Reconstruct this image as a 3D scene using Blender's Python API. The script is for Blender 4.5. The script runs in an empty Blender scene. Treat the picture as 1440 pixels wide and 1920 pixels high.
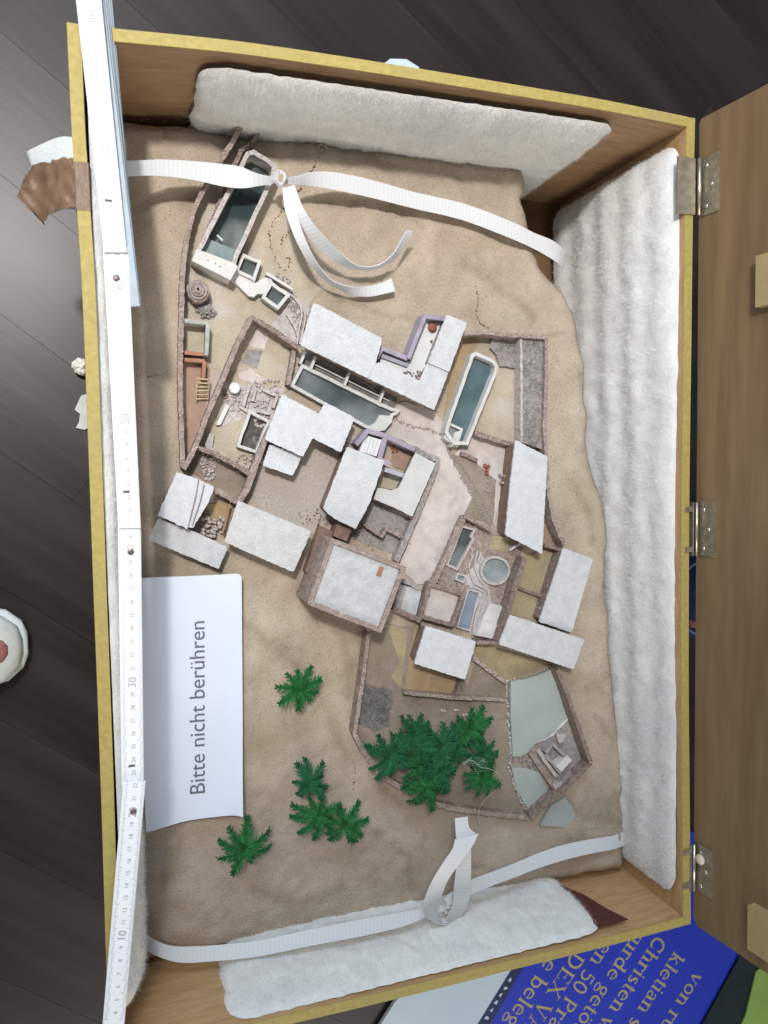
import bpy, bmesh, math, random
import numpy as np
from mathutils import Vector, Matrix, noise
from mathutils.geometry import delaunay_2d_cdt, tessellate_polygon
random.seed(7)
sc = bpy.context.scene
col = sc.collection
S = 0.01                                  # everything is laid out in centimetres, the file is in metres

# ------------------------------------------------------------------ camera, lamps, world, exposure
CF = 1409.53
CR = np.array([[0.9489, 0.0373, -0.3133], [-0.0185, 0.9979, 0.0628], [0.3150, -0.0538, 0.9476]])
CP = np.array([3.313, 46.518, 59.537])
W, L = 54.41, 78.37                       # outer size of the case
cam = bpy.data.cameras.new("camera")
cam.sensor_fit = 'VERTICAL'; cam.sensor_height = 24.0; cam.sensor_width = 18.0
cam.lens = CF * 24.0 / 1920.0
cam.clip_start = 0.01; cam.clip_end = 50
cam.dof.use_dof = True; cam.dof.focus_distance = 0.70; cam.dof.aperture_fstop = 5.6
cam_o = bpy.data.objects.new("camera", cam); col.objects.link(cam_o)
q3 = Matrix(CR.tolist()).to_quaternion().to_matrix()
m4 = q3.to_4x4(); m4.translation = Vector(CP * S); cam_o.matrix_world = m4
sc.camera = cam_o

world = bpy.data.worlds.new("World"); sc.world = world; world.use_nodes = True
bg = world.node_tree.nodes['Background']
bg.inputs[0].default_value = (0.80, 0.90, 1.0, 1); bg.inputs[1].default_value = 0.33

def lamp(name, kind, loc, aim, energy, color, **kw):
    d = bpy.data.lights.new(name, kind); d.energy = energy; d.color = color
    for k, v in kw.items(): setattr(d, k, v)
    o = bpy.data.objects.new(name, d); col.objects.link(o)
    o.location = Vector(loc) * S
    o.rotation_euler = (Vector(aim) * S - o.location).to_track_quat('-Z', 'Y').to_euler()
    return o
lamp("ceiling_spot", 'SPOT', (-38, 122, 180), (8, 85, -10), 158, (1.0, 0.985, 0.965), shadow_soft_size=0.075,
     spot_size=math.radians(47), spot_blend=1.0)
lamp("glare_fill", 'AREA', (-52, 165, 235), (0, 60, -20), 24, (1.0, 0.98, 0.96), shape='DISK', size=0.9)  # added soft area light for the floor glare and softer shadows
lamp("window_light", 'AREA', (-40, 320, 175), (25, 20, -10), 52, (0.60, 0.79, 1.0), shape='RECTANGLE', size=1.6, size_y=1.2)
lamp("room_light", 'AREA', (30, -230, 150), (25, 50, -10), 42, (1.0, 0.93, 0.84), shape='RECTANGLE', size=1.6, size_y=1.2)
sc.view_settings.view_transform = 'Standard'; sc.view_settings.look = 'None'
sc.view_settings.exposure = 0.0; sc.view_settings.gamma = 1.0
sc.cycles.max_bounces = 6; sc.cycles.diffuse_bounces = 3; sc.cycles.use_denoising = True
sc.render.filter_size = 2.5

# ------------------------------------------------------------------ geometry helpers
def at(px, py, z):
    """point of the plane z (cm) seen at a pixel of the 1440x1920 photograph"""
    d = CR @ np.array([(px - 720) / CF, -(py - 960) / CF, -1.0])
    t = (z - CP[2]) / d[2]
    return CP + t * d

def smooth(a, b, x):
    t = min(1.0, max(0.0, (x - a) / (b - a))); return t * t * (3 - 2 * t)

def G(x, y):
    """smooth height of the modelled ground (cm)"""
    return -10.7 + 1.9 * smooth(26, 53, x) * smooth(48, 6, y) if y < 48 else -10.7

def ag(px, py, h=0.0):
    z = -10.5 + h
    for _ in range(6):
        p = at(px, py, z); z = G(p[0], p[1]) + h
    return at(px, py, z)

def pts(lst, h=0.0):
    """pixel list -> world points on the ground plus h"""
    return [ag(p[0], p[1], h) for p in lst]

def level(P):
    """the same outline made level at its mean height"""
    z = sum(p[2] for p in P) / len(P)
    return [np.array([p[0], p[1], z]) for p in P]

def area2(P):
    return sum(P[i][0] * P[(i + 1) % len(P)][1] - P[(i + 1) % len(P)][0] * P[i][1] for i in range(len(P))) / 2

def offset(P, d):
    """polygon moved inward by d (negative: outward)"""
    n = len(P); s = 1 if area2(P) > 0 else -1; out = []
    for i in range(n):
        a, b, c = P[i - 1][:2], P[i][:2], P[(i + 1) % n][:2]
        u = (b - a) / (np.hypot(*(b - a)) + 1e-9); v = (c - b) / (np.hypot(*(c - b)) + 1e-9)
        n1 = np.array([-u[1], u[0]]) * s; n2 = np.array([-v[1], v[0]]) * s
        k = max(0.35, 1 + n1 @ n2)
        q = b + (n1 + n2) * d / k
        out.append(np.array([q[0], q[1], P[i][2]]))
    return out

def resample(P, step, closed=False):
    out = []; n = len(P)
    for i in range(n if closed else n - 1):
        a, b = np.asarray(P[i], float), np.asarray(P[(i + 1) % n], float)
        k = max(1, int(round(np.linalg.norm(b - a) / step)))
        for j in range(k): out.append(a + (b - a) * j / k)
    if not closed: out.append(np.asarray(P[-1], float))
    return out

def spline(P, n):
    """Catmull-Rom through rows of equal length"""
    P = [np.asarray(p, float) for p in P]; out = []
    for i in range(len(P) - 1):
        p0, p1, p2, p3 = P[max(0, i - 1)], P[i], P[i + 1], P[min(len(P) - 1, i + 2)]
        for j in range(n):
            t = j / n
            out.append(0.5 * ((2 * p1) + (-p0 + p2) * t + (2 * p0 - 5 * p1 + 4 * p2 - p3) * t * t + (-p0 + 3 * p1 - 3 * p2 + p3) * t ** 3))
    out.append(P[-1]); return out

rnd = random.uniform

class MB:
    def __init__(s): s.v = []; s.f = []; s.uv = None; s.sm = False
    def add(s, V, F):
        o = len(s.v); s.v += [tuple(float(c) for c in v) for v in V]
        s.f += [tuple(i + o for i in f) for f in F]; return s
    def box(s, x0, x1, y0, y1, z0, z1):
        V = [(x, y, z) for z in (z0, z1) for y in (y0, y1) for x in (x0, x1)]
        return s.add(V, [(0, 2, 3, 1), (4, 5, 7, 6), (0, 1, 5, 4), (2, 6, 7, 3), (0, 4, 6, 2), (1, 3, 7, 5)])
    def obox(s, a, b, w, z0, z1):
        """box along a->b, w wide"""
        a, b = np.array(a[:2], float), np.array(b[:2], float); u = b - a; n = np.array([-u[1], u[0]]) / (np.hypot(*u) + 1e-9) * w / 2
        Q = [a - n, b - n, b + n, a + n]
        return s.prism([np.array([q[0], q[1], 0]) for q in Q], z1, z0)
    def prism(s, P, zt, zb, jit=0.0):
        """extruded outline; zt/zb numbers (None: the outline's own z)"""
        P = list(P)
        if area2(P) < 0: P = P[::-1]
        n = len(P)
        T = [(p[0], p[1], (p[2] if zt is None else zt) + rnd(-jit, jit)) for p in P]
        B = [(p[0], p[1], zb if not callable(zb) else zb(p)) for p in P]
        F = [tuple(range(n)), tuple(range(2 * n - 1, n - 1, -1))] + [(i, n + i, n + (i + 1) % n, (i + 1) % n) for i in range(n)]
        return s.add(T + B, F)
    def sheet(s, P, dz=0.0):
        P = list(P)
        if area2(P) < 0: P = P[::-1]
        return s.add([(p[0], p[1], p[2] + dz) for p in P], [tuple(range(len(P)))])
    def ring(s, O, I, zt, zo, zi):
        """rim between two outlines of equal count: top, outer face, inner face"""
        n = len(O)
        if area2(O) < 0: O, I = O[::-1], I[::-1]
        V = [(p[0], p[1], zo) for p in O] + [(p[0], p[1], zt + rnd(-.015, .015)) for p in O] + [(p[0], p[1], zt + rnd(-.015, .015)) for p in I] + [(p[0], p[1], zi) for p in I]
        F = []
        for k in range(3):
            for i in range(n):
                j = (i + 1) % n; F.append((k * n + i, k * n + j, (k + 1) * n + j, (k + 1) * n + i))
        return s.add(V, F)
    def tube(s, P, r, n=8, caps=True):
        P = [np.asarray(p, float) for p in P]; R = r if hasattr(r, '__len__') else [r] * len(P)
        V = []; F = []
        for i, p in enumerate(P):
            d = P[min(i + 1, len(P) - 1)] - P[max(i - 1, 0)]; d = d / (np.linalg.norm(d) + 1e-9)
            a = np.cross(d, [0.02, 0.03, 1] if abs(d[2]) < .9 else [1, 0, 0]); a /= np.linalg.norm(a); b = np.cross(d, a)
            for k in range(n):
                t = 2 * math.pi * k / n; V.append(p + R[i] * (a * math.cos(t) + b * math.sin(t)))
        for i in range(len(P) - 1):
            for k in range(n): F.append((i * n + k, i * n + (k + 1) % n, (i + 1) * n + (k + 1) % n, (i + 1) * n + k))
        if caps: F += [tuple(range(n - 1, -1, -1)), tuple(range((len(P) - 1) * n, len(P) * n))]
        return s.add(V, F)
    def lathe(s, c, prof, n=28, ex=1.0):
        V = []; F = []
        for r, z in prof:
            for k in range(n):
                t = 2 * math.pi * k / n; V.append((c[0] + r * math.cos(t) * ex, c[1] + r * math.sin(t), z))
        for i in range(len(prof) - 1):
            for k in range(n): F.append((i * n + k, i * n + (k + 1) % n, (i + 1) * n + (k + 1) % n, (i + 1) * n + k))
        F.append(tuple(range((len(prof) - 1) * n, len(prof) * n)))
        return s.add(V, F)
    def lump(s, c, r, rz=None):
        """small irregular stone"""
        a = rnd(0, 6.28); rz = rz or r * .8; V = []
        for z, k in ((-.9, 1), (.35, .95), (1, .5)):
            for i in range(5):
                t = a + i * 1.2566 + rnd(-.25, .25); q = r * k * rnd(.75, 1.15)
                V.append((c[0] + q * math.cos(t), c[1] + q * math.sin(t), c[2] + rz * z * rnd(.8, 1.1)))
        F = [(0, 1, 6, 5), (1, 2, 7, 6), (2, 3, 8, 7), (3, 4, 9, 8), (4, 0, 5, 9), (5, 6, 11, 10), (6, 7, 12, 11), (7, 8, 13, 12), (8, 9, 14, 13), (9, 5, 10, 14), (10, 11, 12, 13, 14)]
        return s.add(V, F)
    def band(s, A, B, th=0.05, ulen=1.0):
        """ribbon between two edges, with thickness and a uv along its length"""
        n = len(A); V = []; F = []; uv = []; l = 0; s.uv = s.uv or {}
        for i in range(n):
            t = A[min(i + 1, n - 1)] + B[min(i + 1, n - 1)] - A[max(i - 1, 0)] - B[max(i - 1, 0)]
            nn = np.cross(t, B[i] - A[i]); k = np.linalg.norm(nn); nn = nn / k if k > 1e-9 else np.array([0, 0, 1.]); nn = nn * th / 2
            if i: l += np.linalg.norm((A[i] + B[i] - A[i - 1] - B[i - 1]) / 2)
            V += [A[i] + nn, B[i] + nn, A[i] - nn, B[i] - nn, A[i] + nn, A[i] - nn, B[i] + nn, B[i] - nn]; uv += [(l * ulen, 0), (l * ulen, 1)] * 4
        for i in range(n - 1):
            a, b = 8 * i, 8 * i + 8
            F += [(a, b, b + 1, a + 1), (a + 2, a + 3, b + 3, b + 2), (a + 4, a + 5, b + 5, b + 4), (a + 6, b + 6, b + 7, a + 7)]
        m = 8 * n - 8
        F += [(0, 1, 3, 2), (m, m + 2, m + 3, m + 1)]
        o = len(s.v)
        for i, u in enumerate(uv): s.uv[o + i] = u
        s.sm = True
        return s.add(V, F)

def rootloc(o):
    v = Vector((0, 0, 0))
    while o is not None: v = v + o.location; o = o.parent
    return v

def mesh_obj(name, mb, mat, base):
    me = bpy.data.meshes.new(name)
    b = tuple(base)
    me.from_pydata([(x * S - b[0], y * S - b[1], z * S - b[2]) for x, y, z in mb.v], [], mb.f)
    if mb.uv:
        lay = me.uv_layers.new(name="uv")
        for lp in me.loops: lay.data[lp.index].uv = mb.uv.get(lp.vertex_index, (0, 0))
    if mb.sm: me.shade_smooth()
    me.validate(); me.materials.append(mat)
    o = bpy.data.objects.new(name, me); col.objects.link(o)
    return o

def tag(o, label=None, cat=None, group=None, kind=None):
    for k, v in (('label', label), ('category', cat), ('group', group), ('kind', kind)):
        if v: o[k] = v
    return o

def thing(name, label, cat, base, group=None):
    o = bpy.data.objects.new(name, None); col.objects.link(o); o.empty_display_size = .02
    o.location = Vector([float(c) for c in base]) * S
    return tag(o, label, cat, group)

def part(name, mb, mat, parent, kind=None, label=None):
    o = mesh_obj(name, mb, mat, rootloc(parent)); o.parent = parent
    return tag(o, label, None, None, kind)

def single(name, mb, mat, label, cat, group=None, kind=None):
    v = np.array(mb.v); b = Vector(((v[:, 0].min() + v[:, 0].max()) / 2, (v[:, 1].min() + v[:, 1].max()) / 2, v[:, 2].min())) * S
    o = mesh_obj(name, mb, mat, b); o.location = b
    return tag(o, label, cat, group, kind)

def ground_piece(name, mb, mat):
    return single(name, mb, mat, None, None, None, 'structure')

# ------------------------------------------------------------------ materials
def mat(name, c1, c2=None, scale=100.0, rough=0.8, bump=0.0, bscale=None, c3=None, s3=20.0, detail=6.0, bdist=0.002, spec=0.3, contrast=(0.35, 0.65), metallic=0.0, stretch=None, rotz=0.0, c3r=(0.5, 0.68), alpha=1.0, grain=0.0, gscale=800.0, gdark=0.45):
    m = bpy.data.materials.new(name); m.use_nodes = True; nt = m.node_tree; N = nt.nodes; K = nt.links
    b = N['Principled BSDF']; b.inputs['Roughness'].default_value = rough; b.inputs['Metallic'].default_value = metallic
    b.inputs['Specular IOR Level'].default_value = spec; b.inputs['Alpha'].default_value = alpha
    b.inputs['Base Color'].default_value = (*c1, 1)
    tc = N.new('ShaderNodeTexCoord'); vec = tc.outputs['Object']
    if stretch:
        mp = N.new('ShaderNodeMapping'); mp.inputs['Scale'].default_value = stretch; mp.inputs['Rotation'].default_value = (0, 0, rotz)
        if rotz:
            m0 = N.new('ShaderNodeMapping'); m0.inputs['Rotation'].default_value = (0, 0, rotz); K.new(vec, m0.inputs[0]); vec = m0.outputs[0]; mp.inputs['Rotation'].default_value = (0, 0, 0)
        K.new(vec, mp.inputs[0]); vec = mp.outputs[0]
    def nz(sc_, det=detail):
        n = N.new('ShaderNodeTexNoise'); n.inputs['Scale'].default_value = sc_; n.inputs['Detail'].default_value = det; n.inputs['Roughness'].default_value = .6
        K.new(vec, n.inputs['Vector']); return n
    def mix(f, a, bcol):
        x = N.new('ShaderNodeMix'); x.data_type = 'RGBA'; K.new(f, x.inputs[0])
        if isinstance(a, tuple): x.inputs[6].default_value = (*a, 1)
        else: K.new(a, x.inputs[6])
        x.inputs[7].default_value = (*bcol, 1); return x.outputs[2]
    def ramp(f, lo, hi):
        r = N.new('ShaderNodeMapRange'); r.inputs[1].default_value = lo; r.inputs[2].default_value = hi; K.new(f, r.inputs[0]); return r.outputs[0]
    out = None
    if c2:
        out = mix(ramp(nz(scale).outputs['Fac'], *contrast), c1, c2)
    if c3:
        out = mix(ramp(nz(s3, 3).outputs['Fac'], *c3r), out if out is not None else c1, c3)
    if grain:
        g = N.new('ShaderNodeMix'); g.data_type = 'RGBA'; g.blend_type = 'MULTIPLY'; K.new(ramp(nz(gscale, 2).outputs['Fac'], .45, .78), g.inputs[0])
        K.new(out, g.inputs[6]); k = 1 - grain; g.inputs[7].default_value = (k, k, k, 1); out = g.outputs[2]
    if out is not None: K.new(out, b.inputs['Base Color'])
    if bump:
        bp = N.new('ShaderNodeBump'); bp.inputs['Strength'].default_value = bump; bp.inputs['Distance'].default_value = bdist
        K.new(nz(bscale or scale).outputs['Fac'], bp.inputs['Height']); K.new(bp.outputs[0], b.inputs['Normal'])
    return m

M = {}
M['sand'] = mat('sand', (.50, .405, .318), (.385, .305, .228), 34, .97, .9, 520, (.325, .262, .18), 9, bdist=.0014, c3r=(.52, .78), detail=12, contrast=(.3, .7), grain=.28, gscale=620)
M['soil_side'] = mat('soil_side', (.30, .22, .15), (.2, .15, .1), 80, .95, .6, 200)
M['roof'] = mat('roof_felt', (.575, .575, .578), (.50, .50, .505), 120, .95, .9, 420, (.43, .43, .435), 34, bdist=.0012, c3r=(.55, .85), detail=9, grain=.14, gscale=600)
M['roof_b'] = mat('roof_felt_warm', (.56, .555, .54), (.49, .48, .465), 90, .95, .9, 380, (.42, .41, .39), 26, bdist=.0013, c3r=(.5, .8), detail=9, grain=.18, gscale=500)
M['roof_c'] = mat('roof_felt_cool', (.59, .595, .61), (.52, .525, .54), 140, .95, .9, 460, (.455, .46, .475), 22, bdist=.0011, c3r=(.55, .85), detail=9, grain=.12, gscale=700)
M['roof_grey'] = mat('roof_felt_grey', (.54, .535, .51), (.47, .465, .445), 60, .95, .5, 300, bdist=.0008, grain=.12)
M['roof_low'] = mat('roof_felt_low', (.53, .525, .525), (.43, .425, .43), 110, .95, .8, 360, (.36, .36, .365), 34, bdist=.001, c3r=(.52, .82), detail=9, grain=.2)
M['stone'] = mat('wall_stone', (.345, .265, .225), (.22, .162, .137), 220, .95, .9, 300, (.41, .335, .295), 150, bdist=.0014, contrast=(.36, .64))
M['stone_dark'] = mat('wall_stone_dark', (.28, .21, .18), (.17, .125, .105), 240, .95, 1.0, 300, bdist=.0014, contrast=(.4, .6))
M['stone_pale'] = mat('pale_stone', (.50, .445, .42), (.38, .325, .305), 260, .95, .7, 300, bdist=.001, contrast=(.4, .62))
M['stone_grey'] = mat('grey_stone', (.36, .32, .305), (.26, .23, .22), 220, .95, .8, 260, bdist=.001)
M['stone_cap'] = mat('wall_cap_stone', (.50, .41, .37), (.33, .26, .23), 260, .95, .8, 300, bdist=.001)
M['brownwall'] = mat('brown_wall', (.25, .165, .125), (.17, .11, .085), 140, .95, .8, 300, bdist=.001)
M['plaster'] = mat('white_plaster', (.61, .585, .56), (.54, .51, .485), 80, .85, .3, 200, bdist=.0006)
M['pool_rim'] = mat('pool_rim_plaster', (.56, .545, .52), (.47, .455, .43), 120, .85, .4, 260, bdist=.0006)
M['pool_rim_rough'] = mat('pool_rim_rough', (.53, .485, .47), (.40, .355, .345), 200, .9, .8, 260, bdist=.001)
M['plaza'] = mat('plaza_plaster', (.56, .485, .45), (.44, .375, .345), 45, .95, .5, 220, (.60, .535, .51), 26, bdist=.001, detail=9, grain=.18)
M['lilac'] = mat('lilac_wall', (.36, .315, .38), (.27, .235, .275), 90, .9, .5, 220, bdist=.0008, grain=.2)
M['lilac_blue'] = mat('lilac_blue_beam', (.40, .39, .44), (.32, .31, .35), 90, .9, .4, 220, bdist=.0006)
M['court'] = mat('court_sand', (.49, .41, .315), (.385, .315, .235), 60, .95, .7, 300, (.50, .45, .40), 30, bdist=.001, detail=9, grain=.3)
M['court_gravel'] = mat('court_gravel', (.45, .385, .33), (.345, .29, .25), 420, .95, .8, 460, (.40, .33, .275), 40, bdist=.0008)
M['ochre'] = mat('ochre_ground', (.43, .30, .155), (.32, .235, .16), 40, .95, .6, 260, bdist=.001, detail=9, grain=.3)
M['olive'] = mat('olive_ground', (.42, .335, .19), (.32, .26, .17), 50, .95, .6, 260, bdist=.001, detail=9, grain=.3)
M['dun'] = mat('dun_ground', (.33, .26, .21), (.24, .19, .15), 60, .95, .7, 300, (.27, .225, .155), 24, bdist=.001, detail=9, grain=.35)
M['pinkish'] = mat('pinkish_ground', (.45, .35, .30), (.37, .29, .25), 50, .95, .5, 260, bdist=.0008)
M['redsand'] = mat('red_sand', (.40, .26, .19), (.31, .205, .155), 50, .95, .6, 260, bdist=.001, detail=9, grain=.3)
M['gravel'] = mat('grey_gravel', (.31, .285, .27), (.185, .175, .165), 130, .95, 1.0, 200, (.37, .31, .295), 70, bdist=.002, contrast=(.42, .58))
M['gravel_dark'] = mat('dark_gravel', (.22, .205, .19), (.13, .125, .12), 170, .95, 1.0, 220, bdist=.002)
M['white_paint'] = mat('white_paint', (.66, .65, .645), (.58, .57, .56), 60, .7)
M['redbeam'] = mat('red_brown_beam', (.36, .17, .11), (.28, .14, .09), 120, .85, .3)
M['greenbeam'] = mat('grey_green_beam', (.42, .42, .38), (.30, .30, .27), 160, .9, .5)
M['straw'] = mat('straw_wood', (.50, .40, .24), (.40, .30, .18), 200, .8)
M['red'] = mat('red_paint', (.34, .115, .075), (.25, .085, .055), 300, .8, .7, 400, bdist=.001)
M['pit'] = mat('pit_soil', (.13, .115, .10), (.055, .05, .046), 130, .95, 1.0, 180, (.36, .31, .28), 60, bdist=.003, c3r=(.6, .75))
M['moss'] = mat('dark_scrub', (.17, .125, .085), (.10, .075, .05), 240, .95, .8, 300)
M['pebble'] = mat('pebble', (.62, .56, .49), (.45, .39, .34), 300, .9)
def watermat(name, c1, c2, scale, rough, contrast=(.4, .6), stretch=None):
    return mat(name, c1, c2, scale, rough, .05, 90, spec=.5, detail=3, contrast=contrast, stretch=stretch, bdist=.001)
M['water_dark'] = watermat('dark_resin_water', (.030, .045, .044), (.24, .265, .25), 16, .10, (.46, .72))  # pale mottles in the colour stand in for reflections
M['water_mid'] = watermat('grey_resin_water', (.048, .062, .062), (.24, .26, .255), 14, .10, (.40, .72))  # mottled pale likewise, reflections put into the colour
M['water_teal'] = watermat('teal_resin_water', (.065, .108, .118), (.10, .148, .155), 20, .10)
M['water_grey'] = watermat('pale_grey_water', (.20, .24, .24), (.29, .325, .32), 40, .15)
M['water_blue'] = watermat('blue_grey_water', (.185, .22, .285), (.225, .26, .32), 40, .15)
M['water_green'] = watermat('pale_green_water', (.335, .375, .345), (.37, .405, .38), 25, .25)
M['yellow'] = mat('yellow_edge_paint', (.41, .315, .095), (.325, .25, .075), 200, .6, .4, 260, (.33, .265, .10), 16, bdist=.0005, c3r=(.55, .8), detail=8)
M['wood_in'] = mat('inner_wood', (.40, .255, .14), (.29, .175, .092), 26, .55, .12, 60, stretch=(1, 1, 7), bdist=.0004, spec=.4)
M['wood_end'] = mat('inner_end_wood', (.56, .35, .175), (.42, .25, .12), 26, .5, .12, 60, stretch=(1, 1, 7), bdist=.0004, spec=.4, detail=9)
M['wood_out'] = mat('outer_wood', (.22, .13, .06), (.15, .085, .04), 26, .5, .1, 60, stretch=(1, 1, 7))
M['wood_lid'] = mat('lid_wood', (.255, .168, .088), (.185, .118, .062), 22, .5, .12, 60, (.155, .092, .046), 6, stretch=(1, .28, 3.0), bdist=.0004, detail=9)
M['batten'] = mat('batten_wood', (.42, .32, .16), (.36, .27, .13), 30, .6)
M['fleece'] = mat('fleece', (.82, .81, .775), (.70, .69, .67), 40, 1.0, .6, 200, (.62, .62, .62), 12, bdist=.0016, c3r=(.52, .8), detail=9)
M['fleece_wool'] = mat('fleece_pile', (.85, .84, .81), (.76, .75, .73), 30, 1.0)
M['maroon'] = mat('maroon_patch', (.105, .032, .024), (.08, .026, .02), 60, .7)
M['brass'] = mat('worn_brass', (.40, .355, .27), (.27, .24, .19), 160, .42, .5, 300, metallic=.7, bdist=.0006)
M['brass_bright'] = mat('bright_brass', (.66, .58, .45), (.5, .42, .29), 200, .3, metallic=.85)
M['screw'] = mat('steel_screw', (.72, .71, .68), None, 100, .25, metallic=.9)
M['glue'] = mat('glue_drop', (.70, .62, .48), (.6, .5, .38), 200, .18, spec=.6)
M['ruler'] = mat('white_ruler', (.80, .815, .83), (.77, .785, .805), 40, .42, spec=.4)
M['ruler_shaded'] = mat('ruler_shaded', (.33, .38, .43), (.27, .32, .37), 90, .45, spec=.4)  # white ruler darkened in colour, shade on the folded leaves
M['ink'] = mat('black_print', (.09, .09, .10), None, rough=.7)
M['ink_faint'] = mat('grey_print', (.33, .33, .36), None, rough=.7)
M['ink_red'] = mat('pale_red_print', (.60, .36, .38), None, rough=.7)
M['rivet'] = mat('steel_rivet', (.22, .17, .17), (.12, .09, .09), 300, .4, metallic=.6)
M['paper'] = mat('white_paper', (.61, .645, .735), (.585, .62, .71), 14, .85, .08, 10, bdist=.003)
M['ink_text'] = mat('grey_lettering', (.12, .12, .14), None, rough=.8)
M['tape'] = mat('brown_packing_tape', (.19, .115, .072), (.15, .09, .055), 40, .40, .5, 45, spec=.2, bdist=.003)
M['webbing'] = mat('white_webbing', (.70, .71, .69), (.58, .6, .58), 260, .85, .4, 400, stretch=(1, 6, 1))
M['scrap'] = mat('crumpled_white', (.75, .72, .67), (.6, .56, .5), 160, .9, .8, 200)
M['tag_grey'] = mat('pale_tag', (.48, .47, .44), (.40, .39, .37), 90, .6)
M['palm'] = mat('palm_green', (.032, .18, .05), (.014, .085, .027), 160, .85, .7, 460, (.04, .17, .035), 60, spec=.15, bdist=.001)
M['palm_b'] = mat('palm_green_blueish', (.026, .145, .056), (.013, .075, .033), 160, .85, .7, 460, (.025, .14, .06), 60, spec=.15, bdist=.001)
M['trunk'] = mat('palm_trunk', (.10, .07, .045), (.06, .045, .03), 300, .9, .6)
M['thread'] = mat('fuzzy_thread', (.42, .47, .42), None, rough=.9)
M['blue'] = mat('blue_panel', (.014, .036, .47), (.012, .030, .40), 8, .45)
M['navy'] = mat('navy_band', (.010, .022, .10), (.008, .017, .075), 40, .5)
M['pale_panel'] = mat('pale_panel', (.52, .62, .70), (.47, .57, .66), 10, .5)
M['gold'] = mat('gold_lettering', (.42, .36, .14), (.36, .31, .13), 60, .55)
M['darkgreen'] = mat('dark_green_frame', (.008, .02, .02), (.006, .013, .014), 60, .35)
M['green'] = mat('green_panel', (.24, .38, .085), (.21, .34, .075), 30, .6)
M['shoe'] = mat('shoe_white', (.56, .58, .54), (.45, .48, .42), 60, .6, .2, 120)
M['shoe_sole'] = mat('shoe_sole', (.62, .66, .64), (.5, .55, .53), 60, .5)
M['shoe_pink'] = mat('shoe_pink_patch', (.33, .12, .11), (.26, .095, .09), 120, .8)
M['denim'] = mat('dark_blue_cloth', (.012, .022, .10), (.008, .014, .06), 90, .85)
M['floor'] = []
for k in range(6):
    a = .018 + .004 * random.random(); t = rnd(-.002, .002)
    M['floor'].append(mat('floor_wood', (a * 1.2 + t, a * .74, a * .62), (a * .6, a * .40, a * .38), 26, .36, .14, 60, (a * 1.9, a * 1.38, a * 1.25), 5, stretch=(.22, 2.6, 1), spec=.28, bdist=.0006, c3r=(.42, .7)))
M['floor_gap'] = mat('floor_joint', (.020, .015, .014), None, rough=.5)
def ribbon_mat():
    m = bpy.data.materials.new('white_ribbon'); m.use_nodes = True; nt = m.node_tree; N = nt.nodes; K = nt.links
    b = N['Principled BSDF']; b.inputs['Roughness'].default_value = .7
    uv = N.new('ShaderNodeUVMap'); uv.uv_map = 'uv'
    sx = N.new('ShaderNodeSeparateXYZ'); K.new(uv.outputs[0], sx.inputs[0])
    mm = N.new('ShaderNodeMath'); mm.operation = 'MULTIPLY'; mm.inputs[1].default_value = 2 * math.pi * 2.6; K.new(sx.outputs[0], mm.inputs[0])
    sn = N.new('ShaderNodeMath'); sn.operation = 'SINE'; K.new(mm.outputs[0], sn.inputs[0])
    r = N.new('ShaderNodeMapRange'); r.inputs[1].default_value = -1; r.inputs[2].default_value = 1; K.new(sn.outputs[0], r.inputs[0])
    x = N.new('ShaderNodeMix'); x.data_type = 'RGBA'; x.inputs[6].default_value = (.60, .607, .62, 1); x.inputs[7].default_value = (.64, .645, .655, 1)
    K.new(r.outputs[0], x.inputs[0]); K.new(x.outputs[2], b.inputs['Base Color'])
    bp = N.new('ShaderNodeBump'); bp.inputs['Strength'].default_value = .30; bp.inputs['Distance'].default_value = .0003
    K.new(r.outputs[0], bp.inputs['Height']); K.new(bp.outputs[0], b.inputs['Normal'])
    return m
M['ribbon'] = ribbon_mat()

# ------------------------------------------------------------------ floor of planks
FZ = -23.5
mb = MB(); mb.box(-60, 150, -90, 170, FZ - 3, FZ - .35)
floor = single('floor', mb, M['floor_gap'], None, None, None, 'structure')
ang = math.radians(-38); ca, sa = math.cos(ang), math.sin(ang); PW, PL = 11.0, 92.0
cx, cy = 40, 38
planks = []
for i in range(-11, 12):
    off = rnd(0, PL)
    for j in range(-3, 3):
        u0 = j * PL + off - PL / 2; v0 = i * PW
        mx, my = cx + ca * (u0 + PL / 2) - sa * (v0 + PW / 2), cy + sa * (u0 + PL / 2) + ca * (v0 + PW / 2)
        if not (-50 < mx < 140 and -80 < my < 160): continue
        me = bpy.data.meshes.new('plank'); b = MB(); b.box(0, PL - .035, 0, PW - .035, 0, .35)
        me.from_pydata([(x * S, y * S, z * S) for x, y, z in b.v], [], b.f); me.materials.append(random.choice(M['floor']))
        o = bpy.data.objects.new('plank', me); col.objects.link(o)
        o.parent = floor; o.location = Vector((cx + ca * u0 - sa * v0, cy + sa * u0 + ca * v0, FZ - .35)) * S - floor.location
        o.rotation_euler = (0, 0, ang)

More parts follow.
